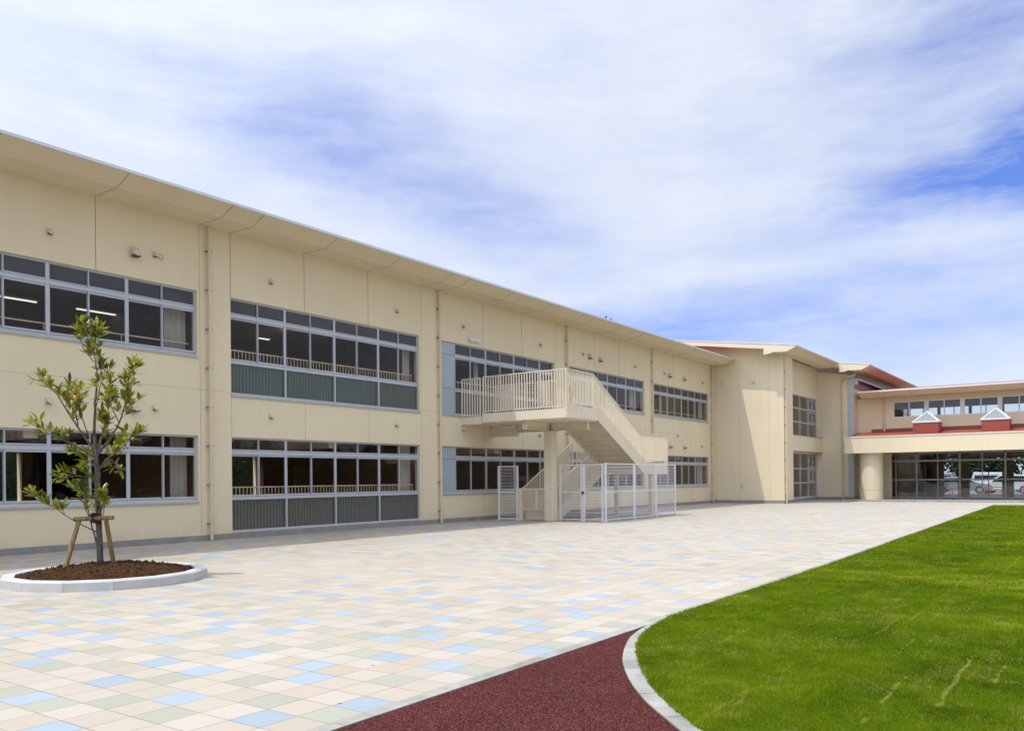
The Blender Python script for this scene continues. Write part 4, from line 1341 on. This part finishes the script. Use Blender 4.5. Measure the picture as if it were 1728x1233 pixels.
# ------------------------------------------------------------------ white wire fence panels
def wire_panel(name, a, b, z0, z1, label, cat, group=None, postw=.05, wid='panel', posts=(1, 1)):
    ax, ay = a; bx_, by = b
    t = empty(name, (ax, ay, 0), label, cat, group)
    A, B = Vector((ax, ay, 0)), Vector((bx_, by, 0)); d = (B - A).normalized(); L = (B - A).length
    for i, P in enumerate((A, B)):
        if posts[i]:
            mb = MB(); mb.box(P.x - postw / 2, P.x + postw / 2, P.y - postw / 2, P.y + postw / 2, 0, z1 + .03)
            mb.box(P.x - postw * .9, P.x + postw * .9, P.y - postw * .9, P.y + postw * .9, 0, .03)
            mb.build('fence_post', M_['fence'], t)
    mb = MB()
    A2 = A + d * (postw / 2 + .005); B2 = B - d * (postw / 2 + .005)
    for z in (z0, (z0 + z1) / 2 + .0, z1):
        mb.bar((A2.x, A2.y, z), (B2.x, B2.y, z), .03, .034)
    for P in (A2, B2):
        mb.box(P.x - .014, P.x + .014, P.y - .014, P.y + .014, z0, z1)
    k = int(L / .05)
    for i in range(1, k):
        p = A2.lerp(B2, i / k)
        mb.box(p.x - .0019, p.x + .0019, p.y - .0019, p.y + .0019, z0, z1)
    nz_ = int((z1 - z0) / .115)
    for i in range(1, nz_):
        z = z0 + (z1 - z0) * i / nz_
        mb.bar((A2.x, A2.y, z), (B2.x, B2.y, z), .006, .009)
    mb.build('wire_mesh', M_['fence'], t)
    return t
wire_panel('wire_fence', (-18.26, 25.05), (-17.56, 25.27), .06, 1.98, 'single narrow white wire panel standing by the stair foot near the wall', 'wire fence', 'white wire fence panels round the stair')
wire_panel('wire_fence', (-16.02, 25.74), (-15.10, 25.74), .06, 2.0, 'white wire panel just right of the square stair post', 'wire fence', 'white wire fence panels round the stair')
gt_ = wire_panel('wire_gate', (-15.02, 25.74), (-14.26, 25.74), .06, 2.0, 'white wire gate leaf with a black latch beside the corner post', 'gate')
mb = MB(); mb.box(-15.09, -15.0, 25.66, 25.70, 1.0, 1.05); mb.box(-15.05, -15.02, 25.62, 25.70, .95, 1.02); mb.build('latch', M_['black'], gt_)
wire_panel('wire_fence', (-14.15, 25.74), (-14.15, 27.9), .06, 2.02, 'white wire fence panel running back from the thick corner post', 'wire fence', 'white wire fence panels round the stair', postw=.06)
wire_panel('wire_fence', (-14.15, 27.98), (-14.15, 29.74), .06, 2.02, 'middle white wire panel on the long side of the stair enclosure', 'wire fence', 'white wire fence panels round the stair', posts=(0, 1))
wire_panel('wire_fence', (-14.15, 29.80), (-14.15, 31.56), .06, 2.02, 'farthest white wire panel on the long side of the stair enclosure', 'wire fence', 'white wire fence panels round the stair', posts=(0, 1))

# ------------------------------------------------------------------ planter, soil, tree and its prop
PX, PY = -12.66, 7.02
PL = empty('planter', (PX, PY, 0), 'round ring of grey granite kerb stones filled with red brown soil', 'planter')
NS = 14; ro, ri = 1.46, 1.28
off = R(-52)
for k in range(NS):
    t0 = off + 2 * math.pi * k / NS + .0012; t1 = off + 2 * math.pi * (k + 1) / NS - .0012
    mb = MB()
    vs = []
    for z, (o_, i_) in ((-.02, (ro, ri)), (.125, (ro, ri)), (.145, (ro - .018, ri + .005))):
        for t in (t0, t1):
            vs += [(PX + math.cos(t) * o_, PY + math.sin(t) * o_, z), (PX + math.cos(t) * i_, PY + math.sin(t) * i_, z)]
    fs = [(8, 10, 11, 9)]
    for l in (0, 4):
        fs += [(l, l + 2, l + 6, l + 4), (l + 1, l + 5, l + 7, l + 3), (l, l + 4, l + 5, l + 1), (l + 2, l + 3, l + 7, l + 6)]
    mb.add(vs, fs)
    if k % 2 == 0:
        pass
    mb.build('kerb_stone', M_['granite'], PL)
# mortar tie blocks, a little paler, at the stone joints
NSo = 46; 
mb = MB(); vs, fs = [], []
rings = 22
def soil_h(r, t):
    k = r / ri
    base = .272 - .155 * k ** 1.8
    nx = PX + r * math.cos(t); ny = PY + r * math.sin(t)
    w = float(vnoise(np.array([nx * 1.0]), np.array([ny]), 9, 21)[0]) * .03 + float(vnoise(np.array([nx]), np.array([ny]), 26, 22)[0]) * .022
    return base + (w - .026) * (1 if k < .97 else .3)
for i in range(rings + 1):
    for j in range(NSo * 2):
        t = 2 * math.pi * j / (NSo * 2); r = (ri + .02) * i / rings
        vs.append((PX + r * math.cos(t), PY + r * math.sin(t), soil_h(r, t)))
N2 = NSo * 2
for i in range(rings):
    for j in range(N2):
        fs.append((i * N2 + j, i * N2 + (j + 1) % N2, (i + 1) * N2 + (j + 1) % N2, (i + 1) * N2 + j))
# clods
mb.add(vs, fs)
rr = random.Random(5)
for _ in range(520):
    r = math.sqrt(rr.random()) * (ri - .03); t = rr.uniform(0, 6.283)
    s = rr.uniform(.008, .024) * (1.5 if rr.random() < .1 else 1)
    c = Vector((PX + r * math.cos(t), PY + r * math.sin(t), soil_h(r, t) + s * .2))
    ph = [(1, 0, 0), (-1, 0, 0), (0, 1, 0), (0, -1, 0), (0, 0, 1), (0, 0, -1), (.7, .7, .5), (-.7, .6, .5), (.6, -.7, .5), (-.6, -.7, .5)]
    q = [c + Vector(p).normalized() * s * rr.uniform(.7, 1.25) for p in ph[:6]]
    mb.add(q, [(0, 2, 4), (2, 1, 4), (1, 3, 4), (3, 0, 4), (2, 0, 5), (1, 2, 5), (3, 1, 5), (0, 3, 5)])
mb.build('soil', M_['soil'], PL, smooth=False)

# tree: lateral s (to the camera's right), depth d (away), height z, all in metres from the foot
TX, TY, TZ = PX - .148 * RGT.x, PY - .148 * RGT.y, .24
def TP(s, z, d=0.0):
    if s > 0 and z > 1.2: s *= .86
    return Vector((TX, TY, 0)) + RGT * s + FWD * d + UPV * z
def px2(x, y, d=0.0):
    k = 13.02 + d
    a = (x - 864) ; b = (y - 808.23)
    X = (math.cos(ROLL) * a - math.sin(ROLL) * b) * k / 1411.9
    Z = 1.51 - (math.sin(ROLL) * a + math.cos(ROLL) * b) * k / 1411.9
    base = (Vector((TX, TY, 0))).dot(RGT)
    return (X - base, Z)
TR = empty('young_tree', (TX, TY, TZ), 'slender young broadleaf tree with glossy olive leaves in the round planter', 'tree')
rt = random.Random(11)
# branch skeleton, heights and offsets as grown (s, z, d, radius)
SK = [
    # trunk
    [(.03, .20, 0, .050), (.01, .90, 0, .046), (-.01, 1.55, .01, .044), (-.02, 1.95, 0, .038), (-.05, 2.25, 0, .030)],
    [(.00, 1.98, 0, .030), (.05, 2.25, .05, .018), (.10, 2.45, .10, .012)],
    # leader
    [(-.05, 2.25, 0, .024), (-.03, 2.75, 0, .017), (.00, 3.15, .02, .012), (-.02, 3.38, .02, .009), (-.05, 3.62, .0, .008), (-.02, 3.72, 0, .005), (.03, 3.84, 0, .004)],
    [(-.05, 3.40, .02, .007), (-.17, 3.58, -.05, .006), (-.22, 3.76, -.06, .005), (-.21, 3.86, -.05, .004)],
    [(-.02, 2.7, 0, .010), (.03, 3.0, .05, .007), (.10, 3.25, .08, .004)],
    # big left limb
    [(-.03, 2.0, 0, .020), (-.20, 2.30, -.10, .014), (-.35, 2.60, -.18, .011), (-.52, 2.88, -.2, .008), (-.72, 3.08, -.22, .005)],
    [(-.25, 2.4, -.1, .010), (-.40, 2.70, .1, .007), (-.45, 2.95, .15, .005)],
    [(-.12, 2.2, 0, .010), (-.20, 2.55, -.1, .008), (-.22, 2.85, -.12, .005)],
    # lower left limb
    [(-.03, 1.90, 0, .012), (-.30, 2.12, -.2, .009), (-.50, 2.22, -.3, .006), (-.72, 2.35, -.35, .004)],
    [(-.02, 1.75, 0, .012), (-.25, 1.85, .25, .008), (-.48, 1.98, .32, .005)],
    # right limbs
    [(.00, 1.95, 0, .024), (.18, 2.18, .05, .017), (.32, 2.38, .08, .013), (.42, 2.62, .1, .010), (.50, 2.9, .1, .008), (.52, 3.1, .1, .006), (.58, 3.28, .1, .004)],
    [(.36, 2.45, .08, .008), (.28, 2.75, -.1, .006), (.25, 3.05, -.12, .004)],
    [(.42, 2.62, .1, .008), (.52, 2.75, .2, .005)],
    [(.02, 1.72, 0, .018), (.22, 1.88, -.1, .012), (.42, 1.98, -.15, .009), (.60, 2.10, -.2, .006), (.76, 2.20, -.2, .004)],
    [(.20, 2.2, .05, .008), (.05, 2.5, .2, .006), (.08, 2.8, .25, .004)],
    [(.25, 1.9, -.1, .008), (.30, 1.75, .2, .005)],
    # basal suckers
    [(-.02, .55, 0, .014), (-.10, .95, -.05, .010), (-.16, 1.30, -.06, .007), (-.14, 1.60, -.05, .005)],
    [(-.03, .75, 0, .010), (-.38, .98, -.15, .007), (-.58, 1.16, -.2, .005), (-.82, 1.28, -.25, .004)],
    [(.02, .80, 0, .008), (.14, 1.06, -.1, .006), (.20, 1.25, -.12, .004)],
    [(-.10, .95, -.05, .008), (-.28, 1.2, .1, .006), (-.40, 1.38, .15, .004)],
    [(-.05, 1.6, 0, .009), (-.22, 1.62, -.2, .006), (-.36, 1.6, -.28, .004)],
]
mb = MB()
tips = []
for br in SK:
    pts = smooth3 = [TP(s, z, d) for s, z, d, r in br]
    # a little waviness
    P, Q = [], []
    for i in range(len(br) - 1):
        for j in range(4):
            t = j / 4
            p = pts[i].lerp(pts[i + 1], t)
            if i + j > 0: p = p + Vector((rt.uniform(-1, 1), rt.uniform(-1, 1), 0)) * .006
            P.append(p); Q.append(br[i][3] * (1 - t) + br[i + 1][3] * t)
    P.append(pts[-1]); Q.append(br[-1][3])
    mb.tube(P, Q, 8, 0)
    L = len(P)
    if br[-1][3] <= .0125:
        tips.append((P[-1], (P[-1] - P[-3]).normalized(), 1.0))
        for i in range(max(2, int(L * .40)), L - 1):
            tips.append((P[i], (P[i] - P[i - 1]).normalized(), .55))
TKM = mb
# twigs with leaf whorls
tw = TKM; LV, LF, LT = [], [], []
def leaf(base, dirv, up, L, W, tint):
    d = dirv.normalized(); s = d.cross(up).normalized(); u = s.cross(d).normalized()
    n0 = len(LV)
    prof = [(0, .0), (.10, .04), (.30, .38), (.55, .5), (.80, .36), (1.0, .0)]
    cur = rt.uniform(-.10, .22)
    for (t, w) in prof:
        c = base + d * (L * t) + u * (-cur * L * t * t)
        if w == 0 or t == .10:
            LV.append(c)
        else:
            LV.append(c + s * (W * w) + u * (.22 * W * w)); LV.append(c); LV.append(c - s * (W * w) + u * (.22 * W * w))
    # index: 0, 1(petiole), then triples
    a = n0 + 2
    LF.append((n0, n0 + 1, n0 + 1 + 1)); LF.append((n0 + 1, a, a + 1)); LF.append((n0 + 1, a + 1, a + 2))
    for k in range(2):
        b = a + 3 * k; c_ = b + 3
        LF.append((b, c_, c_ + 1, b + 1)); LF.append((b + 1, c_ + 1, c_ + 2, b + 2))
    b = a + 6; e = a + 9
    LF.append((b, e, b + 1)); LF.append((b + 1, e, b + 2))
    cnt = len(LV) - n0
    LT.extend([tint] * cnt)
def whorl(P, D, size, n):
    for k in range(n):
        a = 2 * math.pi * k / n + rt.uniform(-.4, .4)
        x = D.cross(Vector((0, 0, 1)))
        if x.length < .1: x = Vector((1, 0, 0))
        x.normalize(); y = D.cross(x)
        out_ = x * math.cos(a) + y * math.sin(a)
        spread = rt.uniform(.25, 1.1)
        dv = (D * (1.1 - spread * .5) + out_ * spread + Vector((0, 0, rt.uniform(-.15, .35)))).normalized()
        t = min(.97, max(0, rt.gauss(.46, .24)))
        leaf(P - D * rt.uniform(0, .05), dv, Vector((rt.uniform(-.3, .3), rt.uniform(-.3, .3), 1)), size * rt.uniform(.75, 1.15), size * rt.uniform(.29, .37), t)
for (P, D, w) in tips:
    k = (1 if rt.random() < .72 else 2) if w < 1 else 3
    for _ in range(k):
        dv = (D * .7 + Vector((rt.uniform(-1, 1), rt.uniform(-1, 1), rt.uniform(-.1, 1))).normalized() * .8).normalized()
        L = rt.uniform(.07, .17)
        e = P + dv * L
        tw.tube([P, P + dv * L * .5 + Vector((0, 0, .005)), e], [.0035, .003, .0022], 5, 1)
        whorl(e, (dv + Vector((0, 0, .35))).normalized(), rt.uniform(.145, .19), rt.randint(4, 7))
# a cluster of orange young leaves
for _ in range(7):
    leaf(TP(-.16 + rt.uniform(-.05, .05), 2.78 + rt.uniform(-.03, .03), -.28), Vector((rt.uniform(-1, 1), rt.uniform(-1, 1), rt.uniform(-.2, .4))), Vector((0, 0, 1)), .12, .045, 1.0)
tw.build('trunk', [M_['bark'], M_['twig']], TR, smooth=True)
lm = MB(); lm.v = [tuple(v) for v in LV]; lm.f = LF; lm.m = [0] * len(LF)
o0 = Vector((TX, TY, TZ))
me = bpy.data.meshes.new('crown'); me.from_pydata([tuple(Vector(v) - o0) for v in lm.v], [], lm.f); me.materials.append(M_['leaf'])
at = me.attributes.new('tint', 'FLOAT', 'POINT'); at.data.foreach_set('value', LT)
me.update()
cr = bpy.data.objects.new('crown', me); COL.objects.link(cr); cr.parent = TR; cr['org'] = tuple(o0)
print('leaves', len(LV) // 14)

# tree prop: two splayed log legs, a third behind, a cross log and rope
TS = empty('tree_support', (TX, TY, .2), 'wooden log trestle tied with dark rope round the young trunk', 'tree support')
def log(p0, p1, r0, r1, name):
    mb = MB(); mb.tube([p0, p0.lerp(p1, .5), p1], [r0, (r0 + r1) / 2, r1], 14); return mb.build(name, M_['log'], TS)
foot_l = TP(-.37, .18, -.30); foot_r = TP(.22, .20, .05)
log(foot_l, TP(-.262, .93, -.07), .036, .033, 'leg')
log(foot_r, TP(.150, .93, -.05), .036, .033, 'leg')
log(TP(-.33, .955, -.085), TP(.28, .975, -.085), .035, .035, 'crossbar')
mb = MB(); 
for k in range(7):
    a = TP(-.02, .90 + .022 * k, -.03)
    mb.tube([a + RGT * (.062 * math.cos(t)) + FWD * (.085 * math.sin(t)) + UPV * (.01 * math.sin(3 * t + k)) for t in np.linspace(0, 2 * math.pi, 15)], .014, 6, cap=False)
mb.build('rope', M_['rope'], TS)
mb = MB(); mb.tube([TP(.125, .15, -.12), TP(.122, .255, -.12)], .030, 9); st_ = mb.build('stake', varied('cut_stake', (.36, .24, .14), .1, 9, .8), TS)

# ------------------------------------------------------------------ beyond the hall: cars, barriers, trees
def car(x, y, rz, mat, label, L=4.4, H=1.5, van=False):
    t = empty('parked_car', (x, y, 0), label, 'car', 'cars parked beyond the entrance hall')
    t.rotation_euler = (0, 0, rz); t['org'] = (0, 0, 0)
    W = 1.7
    if van:
        prof = [(-2.2, .35), (2.2, .35), (2.25, .75), (2.1, 1.0), (1.35, 1.15), (.9, H + .1), (-2.05, H + .15), (-2.25, 1.0)]
        gp = [(.80, 1.45), (1.2, 1.12), (-2.0, 1.02), (-1.95, 1.48)]
    else:
        prof = [(-2.2, .30), (2.2, .30), (2.25, .62), (2.1, .80), (1.15, .92), (.45, H - .05), (.2, H), (-1.2, H), (-1.55, H - .08), (-2.1, .98), (-2.25, .8)]
        gp = [(.30, H - .10), (.95, .95), (-1.85, .97), (-1.45, H - .12)]
    k = L / 4.5
    prof = [(a * k, b) for a, b in prof]; gp = [(a * k, b) for a, b in gp]
    mb = MB(); mb.prism([(p[0], p[1]) for p in prof], 'y', -W / 2, W / 2)
    b = mb.build('body', mat, t, bevel=.06)
    mb = MB()
    for sgn in (-1, 1):
        mb.prism(gp, 'y', sgn * (W / 2 + .004), sgn * (W / 2 + .012))
    mb.build('side_window', M_['carglass'], t)
    for wx in (-1.35 * k, 1.35 * k):
        for sgn in (-1, 1):
            mb = MB(); mb.tube([(wx, sgn * (W / 2 - .18), .32), (wx, sgn * (W / 2 + .03), .32)], .32, 20); w = mb.build('wheel', M_['tyre'], t)
            mb = MB(); mb.tube([(wx, sgn * (W / 2 + .02), .32), (wx, sgn * (W / 2 + .045), .32)], .19, 14); mb.build('rim', M_['carsilver'], w)
    return t
car(-9.35, 76.5, .12, M_['carsilver'], 'silver car seen through the hall glass, left of the dark pillar', 4.4, 1.35)
car(-6.1, 76.8, 3.0, M_['carwhite'], 'white estate car seen through the middle glass doors', 4.4, 1.5)
car(-7.3, 86, .0, M_['carwhite'], 'white van parked in the second row behind the estate car', 4.6, 1.6, True)
car(-3.1, 86, 3.1, M_['carwhite'], 'white car at the far right glimpsed beside the last door', 4.4, 1.5)
car(-13, 85, 3.1, M_['carsilver'], 'grey van in the second row behind the silver car', 4.5, 1.6, True)
def barrier(x, y, label):
    mb = MB()
    for s in (-.55, .55):
        mb.tube([(x + s - .1, y - .2, .02), (x + s, y, .62)], .03, 8); mb.tube([(x + s + .1, y + .2, .02), (x + s, y, .62)], .03, 8)
    mb.tube([(x - .6, y, .58), (x + .6, y, .58)], .035, 8); mb.tube([(x - .55, y, .34), (x + .55, y, .34)], .03, 8)
    o = mb.build('road_barrier', M_['orange'], None, origin=(x, y, 0)); tag(o, label, 'barrier', 'orange barriers beyond the hall')
barrier(-8.9, 72, 'orange barrier in front of the silver car'); barrier(-6.6, 72, 'orange barrier in front of the white estate car'); barrier(-4.2, 73, 'orange barrier beside the rightmost door')

def bush_tree(x, y, h, r, label, seed, group='trees beyond the car park'):
    t = empty('broadleaf_tree', (x, y, 0), label, 'tree', group)
    q = random.Random(seed)
    mb = MB(); mb.tube([(x, y, 0), (x + .1, y, h * .3), (x, y + .1, h * .6)], [.18, .13, .07], 8); mb.build('trunk', M_['bark'], t)
    mb = MB()
    clumps = []
    for _ in range(26):
        a = q.uniform(0, 6.28); rr_ = r * math.sqrt(q.random()) * .8; z = h * q.uniform(.25, .88)
        clumps.append((x + rr_ * math.cos(a), y + rr_ * math.sin(a), z, r * q.uniform(.22, .4)))
    for (a, b, c, s) in clumps:
        for _ in range(150):
            u = Vector((q.gauss(0, 1), q.gauss(0, 1), q.gauss(0, 1))).normalized() * s * q.uniform(.6, 1.1)
            p = Vector((a, b, c)) + u
            e1 = Vector((q.gauss(0, 1), q.gauss(0, 1), q.gauss(0, 1))).normalized() * .17; e2 = u.cross(e1).normalized() * .12
            mb.add([p - e1, p + e2, p + e1, p - e2], [(0, 1, 2, 3)])
    mb.build('crown', M_['farleaf'], t)
for i, (x, y, h, r, lb) in enumerate(((-14, 98, 6.5, 3.2, 'dark tree beyond the cars, behind the leftmost glass panes'), (-9.5, 100, 5.5, 3.0, 'round dark tree beyond the car park behind the silver car'),
                       (-5.0, 97, 6.0, 3.0, 'bushy tree beyond the car park behind the white van'), (-.8, 101, 6.5, 3.2, 'rightmost dark tree beyond the car park'))):
    bush_tree(x, y, h, r, lb, 40 + i)
q = random.Random(8); mb = MB()
mb.box(-30.9, -30.1, -4, 50, 0, 3.6)
for _ in range(9000):
    p = Vector((-30.0 + q.uniform(-.45, .35), q.uniform(-4.2, 50.2), q.uniform(0, 4.1)))
    e1 = Vector((q.gauss(0, 1), q.gauss(0, 1), q.gauss(0, 1))).normalized() * .13; e2 = Vector((q.gauss(0, 1), q.gauss(0, 1), q.gauss(0, 1))).cross(e1).normalized() * .09
    mb.add([p - e1, p + e2, p + e1, p - e2], [(0, 1, 2, 3)])
hd = mb.build('hedge', M_['farleaf'], None, origin=(-30.4, 20, 0)); tag(hd, 'tall dark hedge behind the long wing, glimpsed through the lower windows', 'hedge')
# distant wood around the grounds, mirrored in the window glass
mb = MB(); q = random.Random(2)
for side in range(260):
    if side < 190:
        x = 62 + q.uniform(-5, 9); y = -55 + side * .95 + q.uniform(-2, 2)
    else:
        x = -60 + (side - 190) * 1.8; y = -62 + q.uniform(-5, 5)
    z0 = 0; s = q.uniform(2.2, 4.2); h = q.uniform(5.5, 8.5)
    for _ in range(75):
        u = Vector((q.gauss(0, 1), q.gauss(0, 1), q.gauss(0, 1))).normalized() * q.uniform(.7, 1.05)
        p = Vector((x + u.x * s, y + u.y * s, h * .5 + u.z * h * .5))
        e1 = Vector((q.gauss(0, 1), q.gauss(0, 1), q.gauss(0, 1))).normalized() * .8; e2 = u.cross(e1).normalized() * .65
        mb.add([p - e1, p + e2, p + e1, p - e2], [(0, 1, 2, 3)])
w_ = mb.build('distant_woods', M_['farleaf']); tag(w_, 'far dark green wood mirrored in the window panes', 'woods', kind='stuff')

# two small birds on the ridge of the eave
for (y, k, lb) in ((31.9, .8, 'small dark bird perched on the edge of the long eave'), (32.35, .6, 'smaller dark bird to the right of the other on the eave')):
    c = Vector((-17.44, y, 8.39))
    mb = MB()
    mb.tube([c + Vector((0, -.11 * k, .05 * k)), c + Vector((0, -.05 * k, .07 * k)), c + Vector((0, .0, .085 * k)), c + Vector((0, .05 * k, .12 * k)), c + Vector((0, .085 * k, .15 * k)), c + Vector((0, .12 * k, .145 * k))],
            [.008 * k, .03 * k, .045 * k, .036 * k, .026 * k, .004 * k], 10)
    mb.tube([c + Vector((.012, .0, 0)), c + Vector((.012, .005, .06 * k))], .005, 5); mb.tube([c + Vector((-.012, .0, 0)), c + Vector((-.012, .005, .06 * k))], .005, 5)
    o = mb.build('bird', M_['black'], None, origin=tuple(c), smooth=True); tag(o, lb, 'bird', 'birds on the roof edge')

for o in bpy.data.objects:
    if 'org' in o: del o['org']
